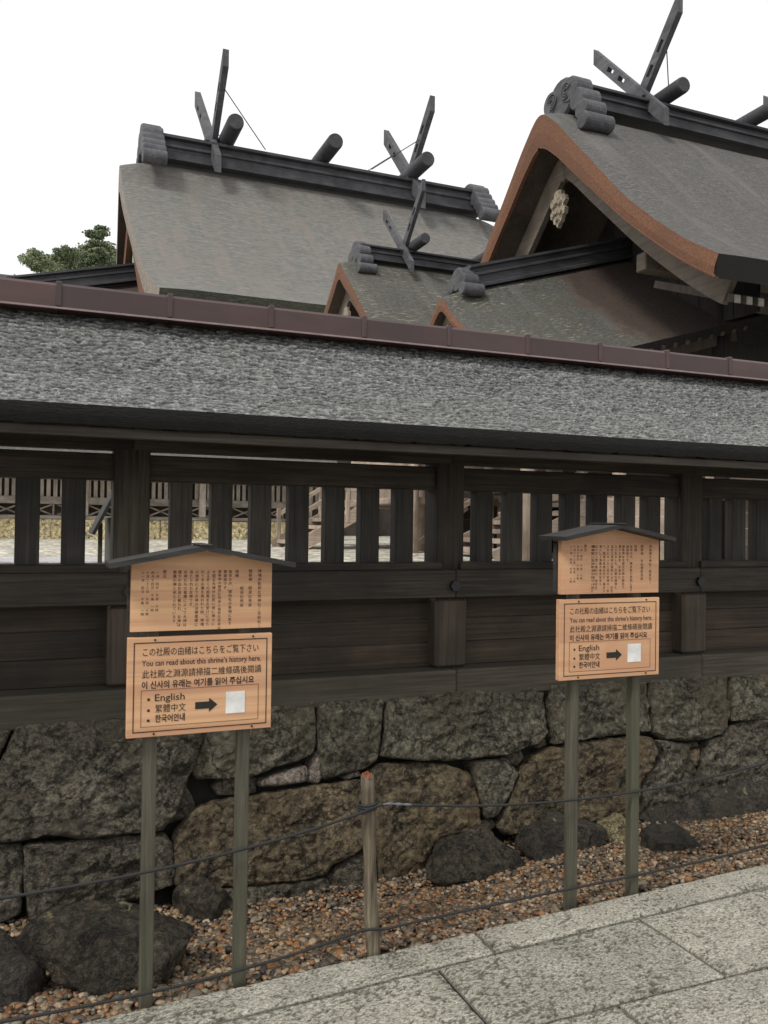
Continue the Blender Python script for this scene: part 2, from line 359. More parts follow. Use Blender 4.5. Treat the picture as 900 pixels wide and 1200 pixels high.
    def build(s, name, mats, parent=None, smooth=False, origin=None, attrs=None):
        v = np.vstack(s.v)
        o = (v.min(0)+v.max(0))/2 if origin is None else np.array(origin, float)
        me = bpy.data.meshes.new(name); me.from_pydata((v-o).tolist(), [], s.f)
        if not isinstance(mats, (list, tuple)): mats = [mats]
        for q in mats: me.materials.append(q)
        if len(mats) > 1: me.polygons.foreach_set('material_index', np.array(s.m, dtype=np.int32))
        if smooth: me.polygons.foreach_set('use_smooth', np.ones(len(me.polygons), dtype=bool))
        for k, val in (attrs or {}).items():
            val = np.asarray(val, np.float32)
            if val.ndim == 1:
                at = me.attributes.new(k, 'FLOAT', 'POINT'); at.data.foreach_set('value', val)
            else:
                at = me.attributes.new(k, 'FLOAT_COLOR', 'POINT'); at.data.foreach_set('color', val.ravel())
        me.update()
        ob = bpy.data.objects.new(name, me); COL.objects.link(ob)
        place(ob, o, parent)
        return ob
def worldloc(o):
    l = np.array(o.location); p = o.parent
    while p is not None: l = l+np.array(p.location); p = p.parent
    return l
def place(ob, o, parent):
    if parent is not None:
        ob.parent = parent; ob.location = Vector(np.array(o)-worldloc(parent))
    else: ob.location = Vector(o)
def inst(src, o, parent, rot=None):
    c = src.copy(); COL.objects.link(c); c.parent = None; place(c, o, parent)
    if rot is not None: c.rotation_euler = rot
    return c
def thing(name, label, cat, loc, group=None):
    o = bpy.data.objects.new(name, None); COL.objects.link(o); o.location = loc; o.empty_display_size = .2
    return tag(o, label, cat, group)
def tag(o, label=None, cat=None, group=None, kind=None):
    if label: o['label'] = label
    if cat: o['category'] = cat
    if group: o['group'] = group
    if kind: o['kind'] = kind
    return o
_ico = {}
def ico(k):
    if k not in _ico:
        bm = bmesh.new(); bmesh.ops.create_icosphere(bm, subdivisions=k, radius=1)
        _ico[k] = (np.array([q.co[:] for q in bm.verts]), [tuple(x.index for x in f.verts) for f in bm.faces]); bm.free()
    return _ico[k]

# ================================================================== SETTING
mb = MB(); mb.box(-400, 600, -400, 4.75, -.9, -.42); g = mb.build('ground', M['ground']); tag(g, kind='structure')
mb = MB()
xs = np.linspace(-60, 120, 90); ys = np.concatenate([np.linspace(4.72, 30, 60), np.linspace(31, 300, 30)])
P = np.zeros((len(ys), len(xs), 3)); P[..., 0] = xs[None]; P[..., 1] = ys[:, None]
P[..., 2] = .98+.012*fbm(P.reshape(-1, 3)*1.1, 3).reshape(P.shape[:2])
mb.grid(P); g = mb.build('court_ground', M['court'], smooth=True); tag(g, kind='structure')
mb = MB(); mb.box(-12, 3.2, 12.95, 14.2, .9, 1.008, .01); g = mb.build('court_path', M['path']); tag(g, kind='structure')
mb = MB()
xs = np.linspace(-60, 120, 70); ys = np.linspace(100, 230, 40); P = np.zeros((40, 70, 3)); P[..., 0] = xs[None]; P[..., 1] = ys[:, None]
P[..., 2] = 0.8+np.clip((ys[:, None]-100)/60, 0, 1)**.8*13*np.exp(-((xs[None]-25)/34)**2)+1.5*fbm(P.reshape(-1, 3)*.05, 3).reshape(40, 70)
mb.grid(P); hill = mb.build('hill', M['hill'], smooth=True); tag(hill, kind='structure')

# ------------------------------------------------------------------ pavement
KA, KB = 2.850, .0641          # kerb back line  Y = KA + KB*X
pave = bpy.data.objects.new('pavement', None); COL.objects.link(pave); tag(pave, kind='structure'); pave.location = (1.5, 2.4, 0)
def slab(q, res, seed, top=0.0, parent=pave):
    """q: 4 xy corners (front-left, front-right, back-right, back-left)"""
    q = np.array(q, float); c = q.mean(0)
    d = q-c; q = c+d*(1-.0075/np.abs(d).max(0))   # joint
    nu = max(3, int(max(np.linalg.norm(q[1]-q[0]), np.linalg.norm(q[2]-q[3]))/res)); nv = max(3, int(np.linalg.norm(q[3]-q[0])/res))
    u = np.linspace(0, 1, nu)[None, :, None]; v = np.linspace(0, 1, nv)[:, None, None]
    P2 = (q[0]*(1-u)+q[1]*u)*(1-v)+(q[3]*(1-u)+q[2]*u)*v
    X, Y = P2[..., 0], P2[..., 1]
    p3 = np.stack([X.ravel(), Y.ravel(), np.zeros(X.size)], 1)
    # chisel pits, stretched along a slanted direction
    a = radians(8); pr = np.stack([(X*cos(a)+Y*sin(a)).ravel()*72, (-X*sin(a)+Y*cos(a)).ravel()*135, np.full(X.size, seed*3.1)], 1)
    n1 = fbm(pr, 3, seed); n2 = fbm(p3*9, 2, seed+9); n3 = fbm(p3*2.2, 3, 55)
    pit = np.clip((n1+.26*n2-.09+.16*n3)*3.6, 0, 1)
    eu = np.minimum(u[..., 0], 1-u[..., 0])*np.linalg.norm(q[1]-q[0]); ev = np.minimum(v[..., 0], 1-v[..., 0])*np.linalg.norm(q[3]-q[0])
    e = np.minimum(eu, ev).ravel()
    edge = np.clip(1-e/(.014+.012*(n2+.5)), 0, 1)
    z = top-.0035*pit+.0016*fbm(p3*60, 3, seed+20)-.010*edge**2+.002*n3
    tone = np.clip(pit*.85+edge*.35*(n2+.6), 0, 1)
    mb = MB(); P = np.concatenate([P2, z.reshape(nv, nu, 1)], 2); mb.grid(P)
    for row, fl in ((P[0], True), (P[-1], False), (P[:, 0], False), (P[:, -1], True)):
        lo = row.copy(); lo[:, 2] = top-.13; mb.grid(np.stack([row, lo]), flip=not fl)
    at = np.concatenate([tone, np.full(mb.n-len(tone), .3)])
    return mb.build('paving_slab', M['slab'], parent, smooth=True, attrs={'pit': at})
kb = lambda x: KA+KB*x
kf = lambda x: 2.685+.0560*x+.006*(x-1.5)
r2 = lambda x: 2.318+.010*x
sd_ = 1
for x0, x1, x0b, x1b in ((-4.0, -2.1, -4.0, -2.1), (-2.1, -.22, -2.1, -.21), (-.22, 1.608, -.21, 1.612), (1.608, 3.45, 1.612, 3.46), (3.45, 5.3, 3.46, 5.3), (5.3, 7.2, 5.3, 7.2)):
    slab([(x0, kf(x0)), (x1, kf(x1)), (x1b, kb(x1b)), (x0b, kb(x0b))], .0045 if -.3 < x0 < 3 else .02, sd_, .004); sd_ += 1
for x0, x1 in ((-4.0, -1.4), (-1.4, -.35), (-.35, 1.362), (1.362, 2.306), (2.306, 3.5), (3.5, 4.8), (4.8, 7.2)):
    slab([(x0, r2(x0)), (x1, r2(x1)), (x1-.004, kf(x1)), (x0-.004, kf(x0))], .0045 if -.5 < x0 < 3 else .02, sd_, 0.0); sd_ += 1
for x0, x1 in ((-4, -1.0), (-1.0, .55), (.55, 1.82), (1.82, 3.0), (3.0, 4.6), (4.6, 7.2)):
    slab([(x0, 1.75), (x1, 1.75), (x1, r2(x1)), (x0, r2(x0))], .005 if .5 < x0 < 2.9 else .025, sd_, .002); sd_ += 1
for r, (ya, yb) in enumerate(((1.1, 1.75), (.4, 1.1), (-.4, .4), (-1.3, -.4), (-2.3, -1.3))):
    x = -4.0+.4*(r % 2)
    while x < 7:
        l = 1.1+.5*rnd.random(); slab([(x, ya), (x+l, ya), (x+l, yb), (x, yb)], .05, sd_, 0); sd_ += 1; x += l
mb = MB(); mb.add([(-4.2, -2.4, -.02), (8.6, -2.4, -.02), (8.6, kb(8.6)-.02, -.02), (-4.2, kb(-4.2)-.02, -.02)], [(0, 1, 2, 3)])
j = mb.build('joint_bed', M['earth'], pave)

# ------------------------------------------------------------------ gravel
def gz(X, Y):      # gravel surface height
    t = np.clip((Y-(KA+KB*X)-.05)/.85, 0, 1.15)
    return -.028-(.255-.085*np.clip((X-1.6)/1.4, 0, 1))*t+.05*np.exp(-((X+.3)/1.0)**2)*t+.02*vn(np.stack([X*2.1, Y*2.1, X*0], -1).reshape(-1, 3), 5).reshape(np.shape(X))*np.clip(t*3, 0, 1)
mb = MB(); xs = np.linspace(-5, 9, 160); ts = np.linspace(.005, 1.75, 40)
P = np.zeros((40, 160, 3)); P[..., 0] = xs; P[..., 1] = KA+KB*xs[None]+ts[:, None]; P[..., 2] = gz(P[..., 0], P[..., 1])-.012
mb.grid(P); bed = mb.build('gravel_bed', M['gravel_bed'], smooth=True); tag(bed, kind='structure')
PAL = np.array([(.36, .22, .13), (.30, .17, .095), (.42, .30, .20), (.48, .40, .31), (.17, .15, .13), (.10, .095, .095), (.22, .19, .155), (.34, .29, .22), (.36, .20, .10), (.14, .11, .08), (.27, .25, .23), (.52, .46, .38)])
def pebbles(name, N, xr, k, layer):
    V, F = ico(k); V = V.astype(float)
    X = R.uniform(xr[0], xr[1], N); T = R.uniform(.015, 1.42, N); Y = KA+KB*X+T
    S = R.lognormal(math.log(.0105), .28, N).clip(.006, .021)
    sc3 = np.stack([S*R.uniform(.9, 1.5, N), S*R.uniform(.75, 1.1, N), S*R.uniform(.5, .8, N)], 1)
    a = R.uniform(0, 2*pi, N); tx = R.uniform(-.5, .5, N)
    lump = 1+.16*R.uniform(-1, 1, (N, len(V)))
    P = V[None]*sc3[:, None, :]*lump[..., None]
    y1 = P[..., 1]*np.cos(tx)[:, None]-P[..., 2]*np.sin(tx)[:, None]; z1 = P[..., 1]*np.sin(tx)[:, None]+P[..., 2]*np.cos(tx)[:, None]
    x2 = P[..., 0]*np.cos(a)[:, None]-y1*np.sin(a)[:, None]; y2 = P[..., 0]*np.sin(a)[:, None]+y1*np.cos(a)[:, None]
    Z = gz(X, Y)-.006+R.uniform(-.004, .012, N)*layer
    P = np.stack([x2+X[:, None], y2+Y[:, None], z1+Z[:, None]], -1).reshape(-1, 3)
    Fa = np.array(F)[None]+(np.arange(N)*len(V))[:, None, None]
    c = PAL[R.randint(0, len(PAL), N)]*R.uniform(.35, 1.05, (N, 1))*np.array([.80, .71, .58]); c = np.concatenate([c, np.ones((N, 1))], 1)
    me = bpy.data.meshes.new(name); Fa = Fa.reshape(-1, 3)
    me.vertices.add(len(P)); me.vertices.foreach_set('co', P.astype(np.float32).ravel())
    me.loops.add(Fa.size); me.loops.foreach_set('vertex_index', Fa.astype(np.int32).ravel())
    me.polygons.add(len(Fa)); me.polygons.foreach_set('loop_start', np.arange(0, Fa.size, 3, dtype=np.int32)); me.polygons.foreach_set('loop_total', np.full(len(Fa), 3, dtype=np.int32))
    me.polygons.foreach_set('use_smooth', np.ones(len(Fa), dtype=bool))
    at = me.attributes.new('col', 'FLOAT_COLOR', 'POINT'); at.data.foreach_set('color', np.repeat(c, len(V), 0).astype(np.float32).ravel())
    me.materials.append(M['pebble']); me.update(); me.validate()
    o = bpy.data.objects.new(name, me); COL.objects.link(o)
    return tag(o, 'loose multicoloured pebbles between the kerb and the stone wall', 'gravel', kind='stuff')
pebbles('gravel', 7500, (-.5, 1.2), 2, 1)
pebbles('gravel', 17000, (1.2, 4.6), 1, 1)
pebbles('gravel', 3000, (4.6, 7.0), 1, 1)
pebbles('gravel', 3000, (-3.0, -.5), 1, 1)
gv = [o for o in sc.objects if o.name.startswith('gravel') and o.get('kind') == 'stuff']
with bpy.context.temp_override(active_object=gv[0], object=gv[0], selected_objects=gv, selected_editable_objects=gv): bpy.ops.object.join()

# ================================================================== STONE WALL
WA, WB = 4.42-.20*.575, .20
sw = thing('stone_wall', 'low battered wall of rough fitted stones under the roofed timber fence', 'stone wall', (2.3, 4.3, 0))
def resample(poly, n, seed, jit=.006):
    p = np.array(poly, float)
    for _ in range(1):       # cut corners a little
        a = p*.94+np.roll(p, -1, 0)*.06; b = p*.06+np.roll(p, -1, 0)*.94
        p = np.stack([a, b], 1).reshape(-1, 2)
    q = np.vstack([p, p[:1]]); d = np.concatenate([[0], np.cumsum(np.linalg.norm(np.diff(q, axis=0), axis=1))])
    t = np.linspace(0, d[-1], n, endpoint=False)
    r = np.stack([np.interp(t, d, q[:, 0]), np.interp(t, d, q[:, 1])], 1)
    z = np.full(n, seed*7.7)
    r[:, 0] += jit*fbm(np.stack([r[:, 0]*18, r[:, 1]*18, z], 1), 3, 3); r[:, 1] += jit*fbm(np.stack([r[:, 0]*18, r[:, 1]*18, z+9], 1), 3, 8)
    return r
def wall_stone(poly, m, seed, H=.05, rough=1.0, px=True, off=0.0, name='wall_stone', n=None, tilt=(0, 0)):
    if px: xz = np.array([[*(atN(a, b, WA, WB)[[0, 2]])] for a, b in poly])
    else: xz = np.array(poly, float)
    size = np.linalg.norm(xz.max(0)-xz.min(0))
    n = n or int(np.clip(size*170, 30, 200)); rings = int(np.clip(size*52, 8, 52))
    r = resample(xz, n, seed, .01*min(1, size)); c = r.mean(0)
    d = r-c; L_ = np.linalg.norm(d, axis=1)[:, None]; r = c+d*(1+.0085/np.maximum(L_, .05))
    ts = 1-np.linspace(0, 1, rings)**1.8
    V = []; inradius = np.linalg.norm(r-c, axis=1).min()
    for k, t in enumerate(ts[:-1]):
        p = c+(r-c)*t
        e = np.linalg.norm((r-c), axis=1)*(1-t)          # distance from the edge
        h = .75*H*(1-np.exp(-e/.006))+.25*H*np.clip(e/max(inradius, .03), 0, 1)
        V.append(np.column_stack([p, h]))
    V.append(np.array([[c[0], c[1], H]]))
    V = np.vstack(V); q = np.column_stack([V[:, 0], V[:, 1], np.full(len(V), seed*2.3)])
    am = min(1, size*1.6)*rough
    fac = np.abs(fbm(q*np.array([5, 7, 1]), 2, seed)); 
    V[:, 2] += am*(.034*fbm(q*np.array([3.2, 4, 1]), 3, seed)+.022*(.4-fac)+.030*(.3-np.abs(fbm(q*np.array([9, 13, 1]), 3, seed+4)))+.022*fbm(q*np.array([20, 24, 1]), 3, seed+6)+.013*fbm(q*np.array([55, 60, 1]), 2, seed+7))
    V[:, 2] += tilt[0]*(V[:, 0]-c[0])+tilt[1]*(V[:, 1]-c[1])
    back = np.column_stack([c+(r-c)*.97, np.full(n, -.14)])
    V = np.vstack([back, V]); V[:, 2] += off
    F = []
    for k in range(rings-1):
        a = k*n
        for i in range(n):
            j = (i+1) % n
            F.append((a+i, a+j, a+n+j, a+n+i))
    last = (rings-1)*n; ci = len(V)-1
    for i in range(n): F.append((last+i, last+(i+1) % n, ci))
    nn = np.array([0, -1, WB]); nn = nn/np.linalg.norm(nn)
    W = np.column_stack([V[:, 0], WA+WB*V[:, 1], V[:, 1]])+V[:, 2:3]*nn
    mb = MB(); mb.add(W, F); return mb.build(name, m, sw, smooth=True)
A_, B_, C_ = M['stone_a'], M['stone_b'], M['stone_c']
ST = [
 ([(-70, 858), (14, 853), (-4, 890), (-34, 934), (-70, 934)], A_, .03),
 ([(21, 851), (60, 847), (130, 843), (200, 838), (238, 836), (237, 862), (219, 913), (214, 922), (201, 955), (188, 970), (166, 973), (110, 979), (60, 977), (26, 983), (0, 986), (-40, 989), (-30, 935), (2, 894), (12, 872)], A_, .075),
 ([(217, 919), (228, 943), (221, 957), (196, 966), (204, 945)], A_, .03),
 ([(242, 836), (300, 830), (367, 823), (369, 850), (365, 880), (345, 893), (320, 898), (290, 909), (262, 912), (231, 911), (223, 904), (239, 862)], B_, .06),
 ([(372, 823), (448, 818), (446, 850), (441, 888), (430, 899), (410, 904), (380, 912), (375, 909), (371, 880)], B_, .06),
 ([(301, 915), (330, 906), (355, 897), (360, 905), (355, 916), (330, 919), (305, 921)], M['stone_pale'], .035),
 ([(361, 905), (369, 882), (375, 886), (378, 905), (372, 917), (361, 915)], M['stone_pale'], .035),
 ([(250, 921), (262, 914), (299, 911), (299, 929), (258, 932)], A_, .02),
 ([(404, 911), (420, 904), (424, 909), (408, 914)], M['stone_pale'], .02),
 ([(203, 980), (215, 962), (232, 946), (255, 938), (300, 933), (340, 926), (380, 919), (424, 913), (429, 930), (428, 960), (424, 985), (416, 996), (400, 1004), (385, 1012), (378, 1024), (340, 1030), (290, 1035), (240, 1037), (204, 1037), (203, 1000)], C_, .065),
 ([(28, 989), (110, 983), (170, 977), (190, 976), (200, 990), (203, 1015), (202, 1036), (180, 1042), (160, 1052), (100, 1066), (35, 1078), (30, 1040)], A_, .05),
 ([(-50, 993), (25, 989), (27, 1010), (25, 1040), (24, 1068), (0, 1080), (-50, 1086)], A_, .05),
 ([(430, 907), (447, 895), (480, 894), (520, 896), (546, 905), (556, 925), (562, 965), (545, 977), (515, 990), (500, 1010), (497, 1040), (460, 1043), (442, 1043), (438, 980), (433, 930)], C_, .055),
 ([(453, 820), (500, 814), (560, 809), (635, 804), (638, 825), (640, 860), (625, 871), (592, 883), (560, 887), (520, 890), (470, 889), (444, 886), (450, 860)], B_, .07),
 ([(551, 893), (592, 889), (604, 905), (595, 930), (581, 955), (568, 958), (563, 940), (556, 910)], B_, .04),
 ([(563, 964), (577, 961), (582, 968), (570, 980), (562, 975)], A_, .02),
 ([(594, 886), (610, 879), (615, 888), (606, 898), (596, 893)], A_, .03),
 ([(627, 870), (640, 866), (642, 873), (632, 877)], A_, .02),
 ([(608, 907), (621, 890), (644, 877), (690, 868), (738, 863), (756, 864), (762, 875), (756, 898), (745, 915), (738, 952), (690, 962), (650, 966), (592, 978), (583, 968), (597, 934)], C_, .055),
 ([(758, 902), (776, 889), (766, 868), (801, 872), (807, 888), (815, 905), (821, 915), (825, 940), (790, 948), (742, 954), (750, 920)], A_, .04),
 ([(643, 804), (660, 801), (735, 796), (754, 795), (757, 850), (755, 857), (700, 862), (645, 872), (644, 850)], B_, .055),
 ([(761, 797), (800, 794), (846, 792), (851, 803), (850, 830), (846, 855), (830, 864), (800, 868), (775, 865), (763, 858), (758, 820)], B_, .06),
 ([(855, 793), (900, 790), (980, 785), (980, 836), (900, 842), (853, 845), (852, 820)], B_, .06),
 ([(849, 852), (870, 844), (980, 838), (980, 908), (900, 915), (870, 920), (840, 928), (827, 931), (820, 905), (823, 880), (831, 866), (844, 862)], A_, .05),
 ([(804, 872), (818, 869), (820, 875), (806, 878)], A_, .02),
 ([(806, 884), (820, 877), (821, 890), (817, 898), (808, 891)], M['stone_tan'], .03),
 ([(205, 1040), (290, 1038), (380, 1027), (388, 1048), (345, 1062), (300, 1078), (250, 1090), (225, 1085), (220, 1055)], A_, .06),
 ([(382, 1026), (405, 1006), (436, 1000), (440, 1045), (400, 1050), (388, 1048)], A_, .05)]
for i, (p, m, H) in enumerate(ST): wall_stone(p, m, i+3, H, off=-.025 if H < .035 else rnd.uniform(-.012, .012), tilt=(rnd.uniform(-.05, .05), rnd.uniform(-.08, .08)))
# courses beyond the frame on both sides
sd_ = 60
for x0, x1 in ((-6.2, -.36), (5.03, 11.0)):
    for z0, z1 in ((.30, .585), (-.04, .29), (-.42, -.05)):
        x = x0
        while x < x1-.1:
            l = min(rnd.uniform(.45, .95), x1-x)
            if x1-(x+l) < .3: l = x1-x
            j_ = lambda: rnd.uniform(-.02, .02)
            wall_stone([(x+.012, z0+.01+j_()*.5), (x+l-.012, z0+.01+j_()*.5), (x+l-.012+j_(), z1-.012), (x+.012+j_(), z1-.012)], rnd.choice([A_, B_, C_]), sd_, .05, px=False, n=40)
            sd_ += 1; x += l
mb = MB()
mb.hexa([(-8, WA+WB*-.45+.10, -.45), (14, WA+WB*-.45+.10, -.45), (14, 4.72, -.45), (-8, 4.72, -.45), (-8, WA+WB*.585+.10, .585), (14, WA+WB*.585+.10, .585), (14, 4.72, .585), (-8, 4.72, .585)])
mb.build('earth_core', M['earth'], sw)

# boulders at the wall's foot
def boulder(px0, px1, ytop, ybot, depth, m, seed, label, name='boulder', group=None, cuts=6, flat=.25):
    d_ = ray((px0+px1)/2, ybot); a = CAM
    for tt in np.linspace(1.6, 6, 900):
        a = CAM+d_/d_[1]*tt
        if tt > KA+KB*a[0] and a[2] < gz(np.array([a[0]]), np.array([a[1]]))[0]: break
    zg = a[2]
    Yc = a[1]+depth*.42
    l = atY(px0, ybot, Yc)[0]; r = atY(px1, ybot, Yc)[0]; zt = atY((px0+px1)/2, ytop, Yc)[2]
    V, F = ico(5 if (r-l) > .3 else 4); V = V.copy(); q = np.random.RandomState(seed)
    for _ in range(cuts+9):
        n = q.normal(size=3); n /= np.linalg.norm(n); c = q.uniform(.52, .86); d = V@n-c; V -= n*np.maximum(d, 0)[:, None]*.9
    zb = zg-.10
    V /= np.abs(V).max(0)
    V = V*np.array([(r-l)/2, depth/2, (zt-zb)/2]); o = np.array([(l+r)/2, Yc, (zt+zb)/2])
    N = V/np.linalg.norm(V, axis=1)[:, None]; s = min(1, (r-l)*2)
    V += N*(s*(.075*fbm(V*4+seed, 3, seed)+.040*(.3-np.abs(fbm(V*11, 3, seed+3)))+.012*fbm(V*34, 3, seed+5)))[:, None]
    mb = MB(); mb.add(V+o, F); ob = mb.build(name, m, None, smooth=True, origin=(o[0], o[1], zg))
    return tag(ob, label, 'boulder', group)
boulder(10, 240, 1056, 1163, .55, M['boulder_l'], 1, 'largest dark damp boulder low at the foot of the wall behind the left signboard', cuts=8)
boulder(-50, 46, 1130, 1182, .3, M['boulder'], 2, 'smooth dark boulder half cut by the left edge, sunk in the gravel', cuts=3)
boulder(-40, 22, 1092, 1140, .28, M['boulder'], 3, 'small dark boulder at the left edge above the sunken one', cuts=5)
boulder(494, 614, 974, 1034, .42, M['boulder_l'], 4, 'dark boulder with yellow lichen patches right of the rope stake', cuts=8)
boulder(606, 716, 957, 1004, .36, M['boulder'], 5, 'black craggy boulder behind the posts of the right signboard', cuts=8)
boulder(700, 742, 954, 988, .22, M['boulder_y'], 6, 'flat yellowish lichen stone between the right signboard posts', cuts=6)
boulder(750, 817, 964, 999, .26, M['boulder'], 7, 'low dark grey rock bedded alone in the gravel right of the right signboard', cuts=5)
boulder(735, 925, 916, 962, .4, M['boulder'], 8, 'long low dark boulder along the wall foot at the right edge', cuts=7)
boulder(200, 268, 1030, 1078, .25, M['boulder_l'], 9, 'lichen spotted boulder between the left signboard posts', cuts=7)

# ================================================================== ROOFED FENCE
fe = thing('roofed_fence', 'long dark timber fence with open slats and grey bark shingle roof on the stone wall', 'fence', (2.26, 4.55, .58))
PX0, PXS = .4305, 1.8332
NP = range(-3, 6)
bays = [(PX0+PXS*k, PX0+PXS*(k+1)) for k in list(NP)[:-1]]
XL, XR = PX0+PXS*-3-.3, PX0+PXS*5+.3
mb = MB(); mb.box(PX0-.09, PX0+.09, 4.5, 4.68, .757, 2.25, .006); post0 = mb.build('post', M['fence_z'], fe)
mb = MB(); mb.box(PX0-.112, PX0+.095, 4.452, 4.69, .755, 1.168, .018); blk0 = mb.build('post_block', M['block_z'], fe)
mb = MB(); mb.tube([(PX0-.012, 4.425, 1.243), (PX0-.012, 4.392, 1.243)], .034, 6); peg0 = mb.build('peg_cover', M['peg'], fe)
mb = MB(); mb.prism([(0, 0), (.0, -.085), (-.10, -.085), (-.19, -.045), (-.19, 0)], (PX0-.088, 4.50, 2.05), (1, 0, 0), (0, 0, 1), (0, .12, 0)); br0 = mb.build('bracket', M['fence_x'], fe)
for k in NP:
    if k == 0: continue
    dx = np.array([PXS*k, 0, 0])
    for s in (post0, blk0, peg0, br0): inst(s, worldloc(s)+dx if s is not s.parent else 0, fe)
SP = .2155
mb = MB(); mb.box(-.0575, .0575, 4.552, 4.637, 1.37, 1.815, .004); slat0 = mb.build('slat', M['slat_z'], fe, origin=(0, 4.59, 1.59)); first = True
for i, (a, b) in enumerate(bays):
    c = (a+b)/2-.01
    for k in range(-3, 4):
        p = np.array([c+SP*k+rnd.uniform(-.004, .004), 4.59+rnd.uniform(-.003, .003), 1.59])
        if first: place(slat0, p, fe); first = False
        else: inst(slat0, p, fe)
    g = .001
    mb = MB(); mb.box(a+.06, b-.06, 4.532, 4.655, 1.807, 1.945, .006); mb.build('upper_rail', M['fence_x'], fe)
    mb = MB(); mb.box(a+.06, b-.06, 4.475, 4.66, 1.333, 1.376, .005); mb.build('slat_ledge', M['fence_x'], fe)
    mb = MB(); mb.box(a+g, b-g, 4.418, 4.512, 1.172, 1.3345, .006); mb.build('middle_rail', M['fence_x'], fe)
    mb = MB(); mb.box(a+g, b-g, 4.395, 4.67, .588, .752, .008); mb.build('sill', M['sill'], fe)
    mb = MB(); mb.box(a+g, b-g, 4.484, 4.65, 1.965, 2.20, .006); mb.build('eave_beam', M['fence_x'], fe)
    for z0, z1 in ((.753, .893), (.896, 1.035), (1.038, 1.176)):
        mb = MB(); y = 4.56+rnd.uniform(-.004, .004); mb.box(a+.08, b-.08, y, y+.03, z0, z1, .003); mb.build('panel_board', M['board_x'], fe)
# roof
def fprof(t):     # t 0 eave .. 1 ridge   -> (Y offset from ridge, z)
    return (1-t)*.80, 2.086+.60*t-.045*np.sin(pi*t)*1.0
RY = 4.55
def froof(side, name):
    dense = side < 0
    nu, nv = (1500, 190) if dense else (160, 10)
    x = np.linspace(-2.3, 6.3, nu) if dense else np.linspace(XL, XR, nu)
    t = np.linspace(0 if dense else .40, 1, nv)
    X, T = np.meshgrid(x, t); off, z = fprof(T); Y = RY+side*off
    s = T*1.0
    p = np.stack([X.ravel()*40, s.ravel()*92, X.ravel()*0+3], 1)
    n1 = fbm(p, 3, 31); n2 = fbm(np.stack([X.ravel()*80, s.ravel()*150, X.ravel()*0], 1), 2, 35); n3 = fbm(np.stack([X.ravel()*1.7, s.ravel()*5, X.ravel()*0], 1), 3, 39)
    # overlapping flakes: saw-tooth along the slope with a ragged phase
    ph = (s.ravel()*30+1.1*fbm(np.stack([X.ravel()*20, s.ravel()*24, X.ravel()*0+8], 1), 3, 44)) % 1
    h = .011*(1-ph)+.007*n1+.004*n2+.006*n3
    tone = np.clip(.55+.55*n1+.42*n2+.10*n3+.58*(.5-ph)-.16*s.ravel(), 0, 1); h = h*np.clip(s.ravel()/.05, .25, 1)  # flakes vary in tone; gaps also darkened in colour to deepen their shading
    moss = np.clip((s.ravel()-.90+.05*n3+.03*n1)*14, 0, .8)
    nrm = np.array([0, side*.6, .8])
    P = np.stack([X, Y, z], -1)+(h.reshape(nv, nu, 1)*nrm if dense else 0)
    mb = MB(); mb.grid(P, 0, flip=side > 0)
    tone = list(tone); moss = list(moss)
    # cut eave edge + underside
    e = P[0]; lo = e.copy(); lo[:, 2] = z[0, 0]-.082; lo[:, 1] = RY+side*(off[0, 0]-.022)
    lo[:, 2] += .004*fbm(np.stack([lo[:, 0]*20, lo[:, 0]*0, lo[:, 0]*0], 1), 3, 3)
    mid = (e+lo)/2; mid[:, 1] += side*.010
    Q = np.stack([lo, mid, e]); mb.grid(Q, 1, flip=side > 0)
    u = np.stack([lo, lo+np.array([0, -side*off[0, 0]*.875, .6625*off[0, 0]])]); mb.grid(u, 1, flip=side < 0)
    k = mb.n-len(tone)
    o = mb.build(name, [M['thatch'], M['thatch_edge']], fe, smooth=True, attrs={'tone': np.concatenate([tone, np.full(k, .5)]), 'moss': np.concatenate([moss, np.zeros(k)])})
    return o
froof(-1, 'roof_slope'); froof(1, 'roof_slope')
for a, b in ((XL, -2.3), (6.3, XR)):     # continuation beyond the frame
    x = np.linspace(a, b, 120); t = np.linspace(0, 1, 50); X, T = np.meshgrid(x, t); off, z = fprof(T)
    P = np.stack([X, RY-off, z], -1); n1 = fbm(np.stack([X.ravel()*17, T.ravel()*75, X.ravel()*0+3], 1), 3, 31); P[..., 2] += .008*n1.reshape(X.shape)+.005
    mb = MB(); mb.grid(P); e = P[0]; lo = e.copy(); lo[:, 2] = 2.004; lo[:, 1] += .02; mb.grid(np.stack([lo, e]), 1); mb.grid(np.stack([lo, lo+np.array([0, .7, .53])]), 1, flip=True)
    nn = X.size; mb.build('roof_slope', [M['thatch'], M['thatch_edge']], fe, smooth=True, attrs={'tone': np.concatenate([np.clip(.5+.5*n1, 0, 1), np.full(mb.n-nn, .5)]), 'moss': np.zeros(mb.n)})
mb = MB(); mb.beam((0, 3.80, 1.975+.03), (0, 4.56, 2.53), .06, .07); raf = mb.build('rafter', M['fence_x'], fe); rx = worldloc(raf)
x = XL+.1; place(raf, (x, rx[1], rx[2]), fe)
while x < XR-.3:
    x += .305; inst(raf, (x, rx[1], rx[2]), fe)
mb = MB(); mb.box(XL, XR, 3.79, 3.83, 1.955, 1.998, .003); mb.build('eave_batten', M['fence_x'], fe)
